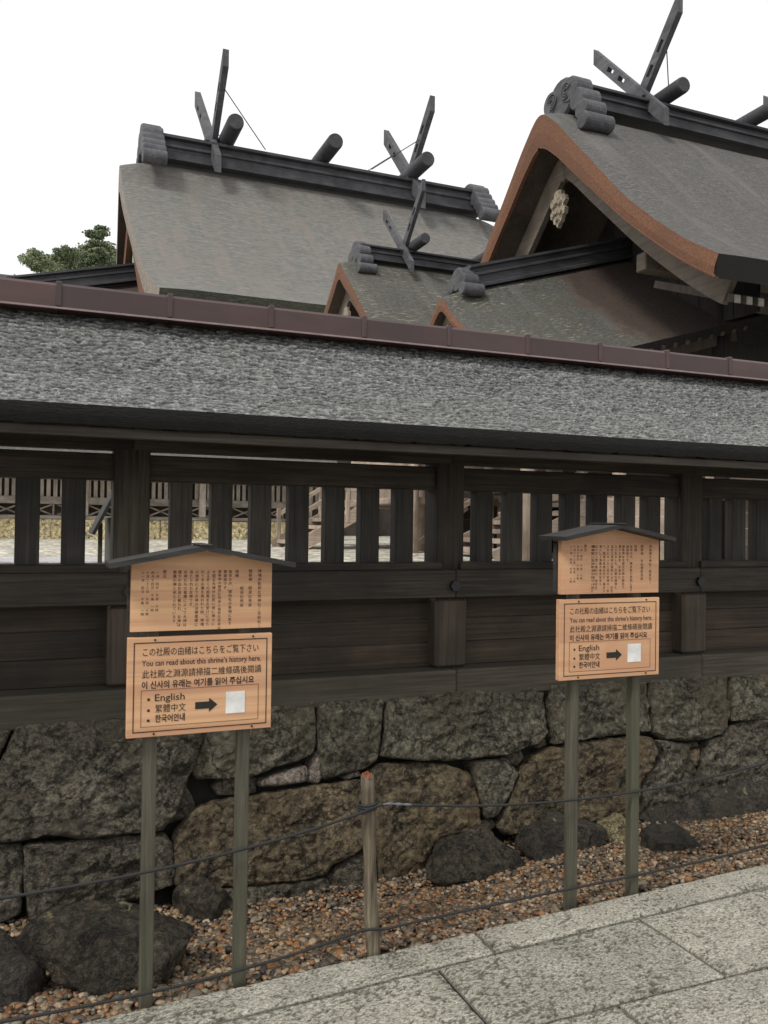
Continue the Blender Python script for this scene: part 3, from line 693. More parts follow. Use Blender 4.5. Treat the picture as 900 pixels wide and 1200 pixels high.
# ridge cap of sheet metal panels
def cap_profile(o):
    return [(4.385-o, 2.632), (4.385-o, 2.742), (4.40, 2.757+o), (4.70, 2.757+o), (4.715+o, 2.742), (4.715+o, 2.632)]
PW = .5313
pr = [(4.365, 2.622), (4.365, 2.634), (4.386, 2.637)]+[(4.386, 2.742), (4.40, 2.757), (4.70, 2.757), (4.714, 2.742), (4.714, 2.637)]+[(4.735, 2.634), (4.735, 2.622)]
mb = MB(); mb.prism([(a, b) for a, b in pr][::-1], (.0595+.002, 0, 0), (0, 1, 0), (0, 0, 1), (PW-.004, 0, 0)); cp = mb.build('ridge_panel', M['copper'], fe); c0 = worldloc(cp)
mb = MB(); mb.box(.0595-.014, .0595+.014, 4.379, 4.721, 2.639, 2.764, .004); sp_ = mb.build('seam_strip', M['copper'], fe); s0 = worldloc(sp_)
for k in range(-11, 20):
    if k == 0: continue
    inst(cp, c0+np.array([PW*k, 0, rnd.uniform(-.0015, .0015)]), fe); inst(sp_, s0+np.array([PW*k, 0, 0]), fe)

mb = MB(); mb.box(XL, XR, 4.361, 4.3655, 2.6235, 2.6325); mb.build('edge_glint', M['lip_glint'], fe)  # added strip that draws the bright reflected line along the ridge cap
# ================================================================== SIGNS
def text_mesh(s, size, weight=0.0, res=2, spacing=1.0):
    c = bpy.data.curves.new('lettering', 'FONT'); c.body = s; c.size = size; c.resolution_u = res; c.offset = weight; c.space_character = spacing
    o = bpy.data.objects.new('lettering', c); COL.objects.link(o); bpy.context.view_layer.update()
    me = bpy.data.meshes.new_from_object(o.evaluated_get(bpy.context.evaluated_depsgraph_get()))
    v = np.array([q.co[:] for q in me.vertices]).reshape(-1, 3); f = [tuple(p.vertices) for p in me.polygons]
    bpy.data.objects.remove(o); bpy.data.curves.remove(c); bpy.data.meshes.remove(me)
    return v, f
def put_line(mb, s, x, z, Y, width, height, weight=0.0):
    """one horizontal line of writing: left edge x, baseline z, fitted to width (if given)"""
    v, f = text_mesh(s, height, weight)
    if not len(v): return
    if width: v[:, 0] = (v[:, 0]-v[:, 0].min())*width/(v[:, 0].max()-v[:, 0].min())
    mb.add(np.column_stack([x+v[:, 0], np.full(len(v), Y), z+v[:, 1]]), f)
_gl = {}
def put_column(mb, s, xc, ztop, Y, pitch, size):
    for i, ch in enumerate(s):
        if ch in ' 　': continue
        if ch not in _gl: _gl[ch] = text_mesh(ch, 1.0, 0, 2)
        v, f = _gl[ch]
        if not len(v): continue
        if ch in '。、': ox, oz = .55, .35
        else: ox, oz = -(v[:, 0].min()+v[:, 0].max())/2, -.38
        mb.add(np.column_stack([xc+(v[:, 0]+ox)*size, np.full(len(v), Y), ztop-(i+.5)*pitch+(v[:, 1]+oz)*size]), f)
def frame_lines(mb, x0, x1, z0, z1, Y, w_, cut=0):
    for a, b, c, d in ((x0, x1, z1-w_, z1), (x0, x1, z0, z0+w_), (x0, x0+w_, z0+w_, z1-w_), (x1-w_, x1, z0+w_, z1-w_)):
        mb.add([(a, Y, c), (b, Y, c), (b, Y, d), (a, Y, d)], [(0, 1, 2, 3)])
BODY_L = [('神魂伊能知比売神社（天前社）', 0), ('御祭神　蚶貝比売命', 0), ('　　　　蛤貝比売命', 0), ('由緒', 0),
  ('後世の方、御向社の東側に坐す', 1), ('御鎮座です。', 1), ('御祭神の蚶貝比売命と蛤貝比売命は', 1), ('大国主大神がお若い頃に神々に', 1), ('よる多くの迫害をお受けになら', 1), ('れて大火傷を負われた時、神魂', 1), ('の御命により大神の治療看護に', 1), ('当たられた女神です。', 1), ('女神たちの看護によって大神は', 1), ('健やかなお姿に蘇られ、女神は', 1), ('看護の神と称えられています。', 1),
  ('祭日', 0), ('一月　四日　午前　十時', 2), ('四月十四日　午後　一時', 2), ('十月二十三日　午前　十時', 2), ('十一月　四日　午後　一時', 2)]
BODY_R = [('神魂御子神社（筑紫社）', 0), ('御祭神　多紀理毘売命', 0), ('由緒', 0), ('後世の方、御本殿の西側に坐す', 1), ('御鎮座です。', 1), ('御祭神は大国主大神の御妃で、', 1), ('御子の神を　お産みに', 1), ('なられました。天照大御神と', 1), ('須佐之男命の誓約により　お生', 1), ('まれになった三柱の女神の一柱', 1), ('で、筑紫の宗像大社に　鎮まる', 1), ('神として海路の安全を守り', 1), ('古くから篤く敬われ　信仰を', 1), ('集めてこられた神であります。', 1), ('御本殿に並び称えられています', 1),
  ('祭日', 0), ('一月　四日　午前　十時', 2), ('四月十四日　午前　十時', 2), ('十月二十三日　午前　十時', 2), ('十一月　四日　午前　十時', 2)]
COLX_L = [768, 714, 666, 637, 599, 570, 539, 506, 474, 444, 412, 381, 349, 318, 291, 237, 198, 173, 146, 121]
COLX_R = [778, 708, 655, 619, 588, 554, 525, 494, 463, 431, 400, 370, 338, 318, 305, 250, 219, 192, 165, 138]
def signboard(label, x0, x1, Y, zb0, zb1, zu0, zu1, zap, tipL, tipR, ztip, posts, zpost, body, colx, colspan, group):
    t = thing('signboard', label, 'signboard', ((x0+x1)/2, Y+.04, 0), group)
    zc = lambda z: z
    for px_ in posts:
        mb = MB(); mb.box(px_-.0215, px_+.0215, Y+.026, Y+.070, -.10, zap-.03, .003)
        mb.build('post', M['sign_post'], t)
    # upper board (pentagon under the gable roof)
    xm = (tipL+tipR)/2
    mb = MB(); ux0, ux1 = x0+.008, x1-.003
    rl_ = lambda x_: zap-.0125-(zap-ztip)*abs(x_-xm)/abs((tipR if x_ > xm else tipL)-xm)
    mb.prism([(ux0, zu0), (ux1, zu0), (ux1, rl_(ux1)), (xm, zap-.0125), (ux0, rl_(ux0))], (0, Y, 0), (1, 0, 0), (0, 0, 1), (0, .024, 0)); ub = mb.build('upper_board', M['sign'], t)
    mb = MB(); mb.box(x0, x1, Y-.004, Y+.024, zb0, zb1, .0015); lb = mb.build('lower_board', M['sign'], t)
    # two roof boards and a ridge strip
    for tx in (tipL, tipR):
        s = 1 if tx > xm else -1
        n = np.array([xm-tx, zap-ztip]); n = np.array([-n[1], n[0]]); n = n/np.linalg.norm(n); n = n if n[1] > 0 else -n
        q = [(xm, zap-.012), (tx, ztip-.012), (tx+n[0]*.017, ztip-.012+n[1]*.017), (xm, zap-.012+.0175)]
        mb = MB(); mb.prism(q if s < 0 else q[::-1], (0, Y-.085, 0), (1, 0, 0), (0, 0, 1), (0, .20, 0)); mb.build('roof_board', M['sign_roof'], t)
    mb = MB(); mb.box(xm-.02, xm+.02, Y-.09, Y+.12, zap+.0045, zap+.010, .002); mb.build('ridge_strip', M['sign_roof'], t)
    mb = MB(); mb.box(x0+.0, x0+.010, Y+.027, Y+.05, zu0+.01, zu1-.02); mb.build('board_cleat', M['sign_roof'], t); mb = MB(); mb.box(x1-.012, x1-.002, Y+.027, Y+.05, zu0+.01, zu1-.02); mb.build('board_cleat', M['sign_roof'], t)
    # writing on the upper board (columns, right to left)
    mb = MB(); W = ux1-ux0; zt = zu0+(zu1-zu0)*colspan[0]; pt = (zu1-zu0)*colspan[1]
    for (s, kind), cx in zip(body, colx):
        xx = ux0+(cx-colspan[2])/colspan[3]*W
        k = len(s)
        if kind == 0: p, size, z = pt*1.12, pt*1.02, zt
        elif kind == 1: p, size, z = pt*1.04, pt*.95, zt-.002
        else: p, size, z = pt*.95, pt*.80, zt-.004
        if k > 15: p *= 15/k; size *= .92
        put_column(mb, s, xx, z, Y-.0012, p, size)
    tag(mb.build('lettering', M['ink'], ub), kind='stuff')
    # lower board: frame, four lines, boxed list with an arrow
    w_, h_ = x1-x0, zb1-zb0; F = lambda u, v: (x0+u*w_, zb0+v*h_)
    Yf = Y-.0052
    mb = MB(); a = F(.040, .05); b = F(.965, .952); frame_lines(mb, a[0], b[0], a[1], b[1], Yf, .0032); tag(mb.build('border_line', M['ink'], lb), kind='stuff')
    mb = MB(); a = F(.092, .102); b = F(.905, .472); frame_lines(mb, a[0], b[0], a[1], b[1], Yf, .0016); tag(mb.build('box_line', M['inkline'], lb), kind='stuff')
    mb = MB()
    for s, u, v, wd, hh, wt in (('この社殿の由緒はこちらをご覧下さい', .10, .820, .80, .072, 0), ('You can read about this shrine’s history here.', .095, .715, .825, .066, .0003), ('此社殿之淵源請掃描二維條碼後閱讀', .098, .598, .825, .07, 0), ('이 신사의 유래는 여기를 읽어 주십시요', .096, .492, .775, .066, .0014),
                                ('English', .185, .358, .20, .078, .0004), ('繁體中文', .188, .248, .205, .07, 0), ('한국어안내', .188, .150, .20, .066, .0014)):
        x, z = F(u, v); put_line(mb, s, x, z, Yf, wd*w_, hh*h_*1.28, wt*.35)
    for v in (.378, .268, .166):
        x, z = F(.143, v); r_ = .0042
        mb.add([(x-r_, Yf, z-r_), (x+r_, Yf, z-r_), (x+r_, Yf, z+r_), (x-r_, Yf, z+r_)], [(0, 1, 2, 3)])
    x, z = F(.458, .285); sx = .155*w_; q = [(0, -.012), (.62, -.012), (.62, -.024), (1, .0), (.62, .024), (.62, .012), (0, .012)]
    mb.add([(x+u*sx, Yf, z+v*h_/.33) for u, v in q], [tuple(range(7))]); tag(mb.build('lettering', M['ink'], lb), kind='stuff')
    x, z = F(.672, .182); mb = MB(); sq = .135*w_; mb.box(x, x+sq, Yf-.0006, Y-.0041, z, z+sq*1.12); mb.build('blank_label', M['paper'], lb)
    mb = MB()
    for u in (.18, .86):
        for v in (.03, .975):
            x, z = F(u, v); mb.tube([(x, Y-.002, z), (x, Y-.0075, z)], .0035, 8)
    tag(mb.build('nail_heads', M['peg'], lb), kind='stuff')
    return t
gs = 'roofed signboards in front of the fence'
signboard('nearer roofed cedar signboard on two posts, left of the rope stake', .270, .757, 2.888, .882, 1.212, 1.232, 1.453, 1.515, .204, .814, 1.458, (.352, .669), 0, BODY_L, COLX_L, (.93, .0595, 60, 780), gs)
signboard('farther roofed cedar signboard on two posts, right of the rope stake', 2.014, 2.533, 2.985, .953, 1.292, 1.314, 1.548, 1.607, 1.985, 2.550, 1.553, (2.115, 2.437), 0, BODY_R, COLX_R, (.90, .0600, 65, 785), gs)

# ================================================================== STAKES AND ROPES
def stake(x, label, group):
    y = KA+KB*x+.030
    t = thing('wooden_stake', label, 'stake', (x, y, 0), group)
    zs = np.linspace(-.1, .655, 14); n = 14
    pts = [(x+.012-.055*z-.003*sin(z*7), y+.002*cos(z*9), z) for z in zs]
    mb = MB(); mb.tube(pts, .0262+.0025*np.sin(zs*15), n); v = np.vstack(mb.v); q = v*np.array([60, 60, 7]); c = np.array([x, y, 0])
    d = v-c; d[:, 2] = 0; d /= np.linalg.norm(d, axis=1)[:, None]+1e-9; mb.v = [v+d*(.004*fbm(q, 3, 2))[:, None]]
    st = mb.build('stake_shaft', M['stake'], t, smooth=True)
    mb = MB(); top = np.array([pts[-1][0], y, .655])
    for k in range(16):
        a = k*2.4; r_ = .022*math.sqrt((k+.5)/16); h = rnd.uniform(.002, .016); p = top+np.array([r_*cos(a), r_*sin(a), -.004]); mb.tube([p, p+np.array([0, 0, h])], [.007, .004], 5)
    mb.build('splintered_top', M['redcut'], t)
    return t
sx0 = 1.172
stake(sx0, 'splintered wooden stake carrying two black ropes between the signboards', None)
stake(sx0-3.15, 'wooden rope stake beyond the left signboard', None)
stake(sx0+3.15, 'wooden rope stake beyond the right signboard', None)
r_z = {}
def rope(px, xlo, xhi, zlo, zhi, label, wob):
    P = [atK(a, b, KA-.004, KB) for a, b in px]
    xs = np.array([p[0] for p in P]); zs = np.array([p[2] for p in P])
    xs = np.concatenate([[xlo], xs, [xhi]]); zs = np.concatenate([[zlo], zs, [zhi]])
    # smooth each span with a quadratic between stakes
    X = np.linspace(xlo, xhi, 420); Z = np.interp(X, xs, zs)
    for a, b in ((xlo, sx0), (sx0, xhi)):
        mk = (xs >= a-1e-6) & (xs <= b+1e-6); co = np.polyfit(xs[mk], zs[mk], 3); s = (X >= a) & (X <= b); Z[s] = np.polyval(co, X[s])
    Z = np.convolve(np.pad(Z, 3, 'edge'), np.ones(7)/7, 'valid')
    mb = MB(); Y = KA-.004+KB*X
    n = 700; Xf = np.linspace(xlo, xhi, n); Zf = np.interp(Xf, X, Z)
    for ph in (0, 2*pi/3, 4*pi/3):      # three twisted strands
        a = Xf*2*pi/.032+ph
        mb.tube(np.column_stack([Xf, KA-.004+KB*Xf+.0030*np.cos(a), Zf+.0030*np.sin(a)]), .0034, 5)
    r = mb.build('rope', M['rope'], None, smooth=True); tag(r, label, 'rope')
    r_z[label[:5]] = (X, Z)
    return r
r1 = rope([(0, 1053), (165, 1023), (280, 996), (427, 955), (440, 943.5), (480, 943.5), (600, 942.5), (665, 938), (760, 926), (900, 893)], sx0-3.15, sx0+3.15, .57, .61, 'upper black twisted rope strung along the stakes in front of the signboards', 0)
r2 = rope([(0, 1198), (165, 1165), (270, 1140), (430, 1088), (555, 1065), (670, 1042), (780, 1018), (900, 990)], sx0-3.15, sx0+3.15, .12, .20, 'lower black twisted rope strung just above the gravel and kerb', 0)
# rope turns round the stake and the worn tape
mb = MB()
zk = float(np.interp(sx0, *r_z['upper']))
for z in (zk-.012, zk-.002, zk+.007):
    a = np.linspace(0, 2*pi, 24); mb.tube(np.column_stack([sx0-.019+.034*np.cos(a), KA+KB*sx0+.03+.034*np.sin(a), z+.004*np.cos(a)]), .0045, 6)
k_ = mb.build('rope_knot', M['rope'], r1, smooth=True)
mb = MB(); xx = np.linspace(sx0+.03, sx0+.15, 30); Yk = KA-.004+KB*xx
mb.tube(np.column_stack([xx, Yk-.003, .0015+np.interp(xx, *r_z['upper'])]), .0050+.0016*np.sin(xx*170), 7); mb.build('tape_wrap', M['tape'], r1, smooth=True)

# ================================================================== SHRINE HALLS
def interp_prof(prof):
    d = np.array([p[0] for p in prof]); z = np.array([p[1] for p in prof])
    # smooth (monotone-ish) by dense linear + box blur
    D = np.linspace(0, d[-1], 200); Z = np.interp(D, d, z)
    Zp = np.concatenate([Z[8:0:-1], Z, 2*Z[-1]-Z[-2:-10:-1]]); Zs = np.convolve(Zp, np.ones(17)/17, 'valid')
    return lambda x: np.interp(np.abs(x), D, Zs)
def roof(parent, X0, X1, Yr, prof, th, mats, k=0.0, bend=.12, bl=.9, shear=0.0, nu=120, nv=90, flare=0.0, x_ref=None):
    f = interp_prof(prof); dm = prof[-1][0]; D = np.linspace(-dm, dm, nv)
    mb = MB(); P = np.zeros((nv, nu, 3)); Q = np.zeros((nv, nu, 3))
    thf = interp_prof(th)
    for i, d in enumerate(D):
        a, b = X0+k*abs(d), X1-k*abs(d); u = np.linspace(0, 1, nu); u = .5-.5*np.cos(pi*u)*(.35)-.5*(1-2*u)*.65 if False else u
        x = a+(b-a)*u; e = np.minimum(x-a, b-x); c = np.clip(e/bl, 0, 1)
        bd_ = bend*(1-.85*(abs(d)/dm)**2); z = f(d)+bd_*(1-(1-c)**2)+shear*(x-X0)+flare*(abs(d)/dm)**3*((1-c)**2)*0
        P[i] = np.column_stack([x, np.full(nu, Yr+d), z]); Q[i] = np.column_stack([x, np.full(nu, Yr+d*(1-.02)), z-thf(d)-bd_*(1-(1-c)**2)*.6])
    P[..., 2] += .012*fbm(P.reshape(-1, 3)*np.array([1.5, 3, 3]), 3, 77).reshape(nv, nu)
    mb.grid(P, 0); mb.grid(Q, 3, flip=True)
    for j, fl in ((0, True), (nu-1, False)):
        S = np.stack([P[:, j], P[:, j]*.45+Q[:, j]*.55, Q[:, j]]); S[1, :, 0] += (-.02 if j == 0 else .02); mb.grid(S, 1, flip=fl)
    for i, fl in ((0, False), (nv-1, True)):
        mb.grid(np.stack([P[i], Q[i]]), 2, flip=not fl)
    return mb.build('roof', mats, parent, smooth=False), f, thf
def smooth_by_angle(o):
    me = o.data; me.polygons.foreach_set('use_smooth', np.array([p.material_index == 0 for p in me.polygons])); me.update()
def bargeboards(parent, X, Yr, f, thf, dm, h, t, m, shear_dz=0.0, ext=.25, gap=0.0):
    for s in (-1, 1):
        d = np.linspace(.0, dm+ext, 40); zt = np.where(d <= dm, f(d)-thf(d), f(dm)-thf(dm)-(d-dm)*.45)-gap+shear_dz
        # normal offset
        sl = np.gradient(zt, d); nx = sl/np.sqrt(1+sl**2); nz = -1/np.sqrt(1+sl**2)
        lo_d = np.maximum(d+nx*h, 0.0); lo_z = zt+nz*h
        zi = zt[0]-h*math.sqrt(1+sl[3]**2)
        lo_z = np.where(d+nx*h < 0, zi, lo_z)
        top = np.column_stack([np.full(40, X), Yr+s*(d+.004), zt]); lo = np.column_stack([np.full(40, X), Yr+s*(lo_d+.004), lo_z])
        mb = MB(); o_ = np.array([t, 0, 0])
        mb.grid(np.stack([lo, top]), 0, flip=s > 0); mb.grid(np.stack([lo+o_, top+o_]), 0, flip=s < 0); mb.grid(np.stack([top, top+o_]), 0, flip=s > 0); mb.grid(np.stack([lo, lo+o_]), 0, flip=s < 0)
        mb.add([top[-1], lo[-1], lo[-1]+o_, top[-1]+o_], [(0, 1, 2, 3)])
        mb.build('bargeboard', m, parent)
def gable_boards(parent, X, Yr, f, thf, dm, zbase, wdt, drop, m, shear_dz=0.0):
    y = -dm
    while y < dm-1e-6:
        y1 = min(y+wdt, dm); za = f(y)-thf(y)-drop+shear_dz; zb = f(y1-.01)-thf(y1-.01)-drop+shear_dz; xx = X+rnd.uniform(-.006, .006)
        if max(za, zb) > zbase+.1:
            mb = MB(); za, zb = max(za, zbase+.02), max(zb, zbase+.02); a, b = Yr+y+.006, Yr+y1-.006
            mb.hexa([(xx, a, zbase), (xx+.05, a, zbase), (xx+.05, b, zbase), (xx, b, zbase), (xx, a, za), (xx+.05, a, za), (xx+.05, b, zb), (xx, b, zb)])
            mb.build('gable_board', m, parent)
        y = y1
def ridge_beam(parent, x0, x1, Yr, zb, zt, hw, m, shear=0.0, xr=None):
    H = zt-zb; xr = x0 if xr is None else xr
    pr = [(-hw*1.25, 0), (-hw*1.25, .12*H), (-hw, .16*H), (-hw, .46*H), (-hw*1.18, .50*H), (-hw*1.18, .60*H), (-hw*.95, .64*H), (-hw*.95, .80*H), (-hw*1.35, .84*H), (-hw*1.35, .95*H), (-hw*.5, H)]
    pr = pr+[(-a, b) for a, b in pr[::-1]]
    mb = MB(); n = len(pr)
    A = np.array([(x0, Yr+a, zb+b+shear*(x0-xr)) for a, b in pr]); B = np.array([(x1, Yr+a, zb+b+shear*(x1-xr)) for a, b in pr])
    mb.add(np.vstack([A, B]), [tuple(range(n)), tuple(range(n, 2*n))[::-1]]+[(i, i+n, (i+1) % n+n, (i+1) % n) for i in range(n)])
    return mb.build('ridge_beam', m, parent)
def ridge_end(parent, x, wx, Yr, discs, m, swirl=0.0):
    """lobed end board: discs = [(y offset, z, radius, x half-width factor)] mirrored to both slopes"""
    mb = MB()
    for i, (dy, z, r, kx) in enumerate(discs):
        for s in ((1,) if dy == 0 else (-1, 1)):
            h = wx/2*kx
            mb.tube([(x-h, Yr+s*dy, z), (x-h+.12*r, Yr+s*dy, z), (x+h-.12*r, Yr+s*dy, z), (x+h, Yr+s*dy, z)], [r*.9, r, r, r*.9], 20)
    if swirl:
        for s in (-1, 1):
            for rr in (1, .66, .36):
                a = np.linspace(.3, 5.2, 20); mb.tube(np.column_stack([np.full(20, x-wx/2*1.02), Yr+s*(discs[1][0]*.75+swirl*rr*np.cos(a)), discs[1][1]+swirl*rr*np.sin(a)]), swirl*.11, 6)
    return mb.build('ridge_end', m, parent)
def chigi(parent, x, t, Yr, p0, p1, wd, m, slots=((.58, .66), (.74, .82)), cut=True):
    """one board of a crossed finial in the plane X = x; p0 bottom, p1 top as (Y, z)"""
    p0 = np.array(p0, float); p1 = np.array(p1, float); e = p1-p0; l = np.linalg.norm(e); e /= l; n = np.array([-e[1], e[0]])
    n = n if n[1] > 0 else -n
    mb = MB(); hw = wd/2
    P = lambda s, u: tuple(p0+e*s*l+n*u)
    def seg(a, b, u0, u1, a2=None, b2=None):
        q = [P(a, u0), P(b, u0), P(b if b2 is None else b2, u1), P(a if a2 is None else a2, u1)]
        area = sum(q[i][0]*q[(i+1) % 4][1]-q[(i+1) % 4][0]*q[i][1] for i in range(4))
        if area < 0: q = q[::-1]
        mb.prism(q, (x-t/2, 0, 0), (0, 1, 0), (0, 0, 1), (t, 0, 0))
    c = wd/l*abs(e[1]/max(abs(e[0]), .2))
    prev = None; cuts = sorted(slots)
    edges = [0.0]
    for a, b in cuts:
        seg(edges[-1], a, -hw, hw, a2=(edges[-1]+c if edges[-1] == 0 else None)); seg(a, b, -hw, -hw*.42); seg(a, b, hw*.42, hw); edges.append(b)
    seg(edges[-1], 1.0, -hw, hw, b2=1.0+c if cut else None)
    mb.beam((x, *P(.30, 0)), (x, *P(.36, 0)), t*1.25, wd*1.08, up=(1, 0, 0))
    return mb.build('crossed_finial', m, parent)
def log(parent, x, Yr, y0, y1, z, r, m):
    mb = MB(); ys = np.array([y0, y0+.04*r, y0+r*.3, y1-r*.3, y1-.04*r, y1]); mb.tube(np.column_stack([np.full(6, x), ys, np.full(6, z)]), np.array([.86, .93, 1, 1, .93, .86])*r, 20)
    o = mb.build('ridge_log', m, parent); sm = np.ones(len(o.data.polygons), dtype=bool); sm[-2:] = False; o.data.polygons.foreach_set('use_smooth', sm); return o
def wire(parent, p, q, r):
    mb = MB(); mb.tube([p, q], r, 5); return mb.build('guy_wire', M['wire'], parent)
def planks(parent, axis, pos, a, b, z0, z1, hgt, t, m, name='wall_plank'):
    z = z0
    while z < z1-.02:
        zz = min(z+hgt, z1); o = rnd.uniform(-.006, .006); mb = MB()
        if axis == 'X': mb.box(a, b, pos+o, pos+o+t, z+.0015, zz-.0015, .004)
        else: mb.box(pos+o, pos+o+t, a, b, z+.0015, zz-.0015, .004)
        mb.build(name, m, parent); z = zz
def stairs(parent, x0, x1, y0, y1, z0, z1, n):
    for k in range(n):
        xa = x0+(x1-x0)*k/n; zz = z0+(z1-z0)*(k+1)/n; mb = MB(); mb.box(xa, xa+(x1-x0)/n+.05, y0, y1, zz-.09, zz, .008); mb.build('step', M['hall_x'], parent)
    for y in (y0-.09, y1+.01):
        mb = MB(); mb.beam((x0-.1, y+.04, z0+.02), (x1, y+.04, z1-.05), .08, .30); mb.build('stringer', M['hall_x'], parent)
        mb = MB(); mb.beam((x0, y+.04, z0+.80), (x1, y+.04, z1+.78), .09, .10); mb.build('handrail', M['hall_x'], parent)
        for k in range(4):
            u = (k+.1)/3.2; xx = x0+(x1-x0)*u; zz = z0+(z1-z0)*u; mb = MB(); mb.box(xx-.05, xx+.05, y-.008, y+.088, zz-.1, zz+.95, .01); mb.build('rail_post', M['hall_z'], parent)

# ---- right hall with its sloping stair porch
hb = thing('shrine_hall', 'nearest shrine hall at right with orange brown gable verge and sloping stair porch', 'shrine building', (13, 14.3, .98))
YB = 14.2
prB = [(0, 9.78), (.2, 9.68), (.37, 9.52), (.66, 9.27), (1.15, 8.75), (1.8, 8.08), (2.5, 7.34), (2.95, 6.93), (3.42, 6.53), (3.85, 6.2), (4.26, 5.91), (4.8, 5.58)]
thB = [(0, .64), (1, .56), (1.9, .46), (2.5, .38), (3.4, .33), (4.8, .33)]
roB, fB, tB = roof(hb, 9.0, 18.4, YB, prB, thB, [M['bark_hall'], M['verge'], M['thatch_edge'], M['hall_dark']], bend=.14, bl=.8, nu=200, nv=120); smooth_by_angle(roB)
mb = MB()
for s in (-1, 1):      # pale trim line under the verge
    d = np.linspace(.03, 4.75, 50); z = fB(d)-tB(d)-.004
    P_ = np.column_stack([np.full(50, 8.99), YB+s*d, z]); mb.grid(np.stack([P_+[0, 0, -.035], P_]), flip=s > 0); mb.grid(np.stack([P_+[.08, 0, -.035], P_+[0, 0, -.035]]), flip=s > 0)
mb.build('verge_trim', M['verge'], hb)
bargeboards(hb, 9.58, YB, fB, tB, 4.8, .46, .12, M['barge'], gap=.01, ext=-.30)
gable_boards(hb, 11.22, YB, fB, tB, 3.4, 5.3, .28, .35, M['blackish'])
mb = MB(); mb.box(9.72, 11.2, 11.87, 12.13, 6.12, 6.45, .02); mb.build('purlin_end', M['barge'], hb)
ridge_beam(hb, 9.75, 18.2, YB, 9.98, 10.44, .24, M['ridge'])
ridge_end(hb, 9.66, .44, YB, [(0, 10.15, .42, .85), (.33, 10.2, .25, .95), (.60, 9.88, .215, 1.05), (.78, 9.60, .19, 1.12), (.95, 9.30, .165, 1.5)], M['finial'], swirl=.15)
ridge_end(hb, 17.9, .6, YB, [(0, 10.15, .42, .85), (.33, 10.2, .25, .95), (.60, 9.88, .215, 1.05), (.78, 9.60, .19, 1.12), (.95, 9.30, .165, 1.5)], M['finial'])
chigi(hb, 11.50, .13, YB, (13.36, 9.78), (15.72, 12.18), .25, M['finial'])
chigi(hb, 11.64, .13, YB, (15.25, 9.70), (13.33, 11.98), .25, M['finial'])
chigi(hb, 16.60, .13, YB, (13.36, 9.78), (15.72, 12.18), .25, M['finial'])
chigi(hb, 16.74, .13, YB, (15.25, 9.70), (13.33, 11.98), .25, M['finial'])
for x in (11.95, 14.35, 16.2): log(hb, x, YB, 13.45, 15.15, 10.62, .165, M['ridge'])
wire(hb, (11.7, 13.7, 11.5), (12.1, 14.05, 10.4), .012); wire(hb, (11.7, 14.9, 11.4), (12.1, 14.6, 10.4), .012)
# carved gable pendant
mb = MB(); out_ = [(0, .44), (.13, .40), (.16, .27), (.27, .24), (.31, .10), (.22, .0), (.24, -.06), (.30, -.10), (.27, -.24), (.19, -.26), (.15, -.40), (.06, -.44), (0, -.54)]
out_ = out_+[(-a, b) for a, b in out_[::-1][1:-1]]
mb.prism([(a*.86, b*.78) for a, b in out_][::-1], (9.44, YB, 7.98), (0, 1, 0), (0, 0, 1), (.09, 0, 0))
for dy, dz, r in ((0, .16, .10), (.12, .08, .07), (-.12, .08, .07), (.14, -.18, .065), (-.14, -.18, .065), (0, -.12, .08), (0, -.33, .06)):
    mb.tube([(9.45, YB+dy*.86, 7.98+dz*.78), (9.39, YB+dy*.86, 7.98+dz*.78)], [r, r*.7], 10)
mb.build('gable_pendant', M['carving'], hb)
# body
planks(hb, 'X', 11.78, 11.4, 17.4, 1.0, 2.9, .30, .06, M['hall_x']); planks(hb, 'X', 11.78, 11.4, 17.4, 2.9, 5.6, .30, .06, M['blackish']); planks(hb, 'Y', 11.34, 11.85, 17.2, 2.3, 6.2, .30, .06, M['hall_dark']); planks(hb, 'X', 17.2, 11.4, 17.4, 2.3, 5.6, .40, .06, M['hall_dark'])
for x in (11.3, 13.3, 15.3, 17.3):
    for y in (11.72, 17.3):
        mb = MB(); mb.tube([(x, y, .95), (x, y, 5.7)], .16, 14); mb.build('column', M['blackish'], hb, smooth=True)
mb = MB(); mb.box(9.6, 18.2, 10.2, 18.3, 2.10, 2.28, .02); mb.build('veranda_floor', M['hall_x'], hb)
for x in np.arange(9.75, 18, 1.35):
    mb = MB(); mb.box(x-.09, x+.09, 10.32, 10.50, .95, 2.1, .01); mb.build('veranda_post', M['hall_z'], hb)
for z in (2.50, 2.78, 3.02):
    mb = MB(); mb.box(9.7, 18.1, 10.30, 10.38, z-.04, z+.04, .01); mb.build('veranda_rail', M['hall_x'], hb)
for x in np.arange(9.75, 18, 1.35):
    mb = MB(); mb.box(x-.05, x+.05, 10.285, 10.385, 2.28, 3.1, .01); mb.build('rail_post', M['hall_z'], hb)
mb = MB(); mb.beam((10.2, YB-4.35, 5.18), (18.0, YB-4.35, 5.18), .12, .14); mb.build('eave_purlin', M['blackish'], hb)
mb = MB(); mb.beam((0, 9.72, 5.07), (0, 11.5, 5.75), .11, .12, m=0); e_ = mb; rf0 = mb.build('rafter', M['hall_dark'], hb); rz = worldloc(rf0)
mb = MB(); mb.box(-.058, .058, 9.685, 9.715, 5.0, 5.125, .01); ce = mb.build('rafter_end', M['whitewood'], hb); cz = worldloc(ce)
for i, x in enumerate(np.arange(9.66, 18, .235)):
    if i == 0: place(rf0, (x, rz[1], rz[2]), hb); place(ce, (x, cz[1], cz[2]), hb)
    else: inst(rf0, (x, rz[1], rz[2]), hb); inst(ce, (x, cz[1], cz[2]), hb)
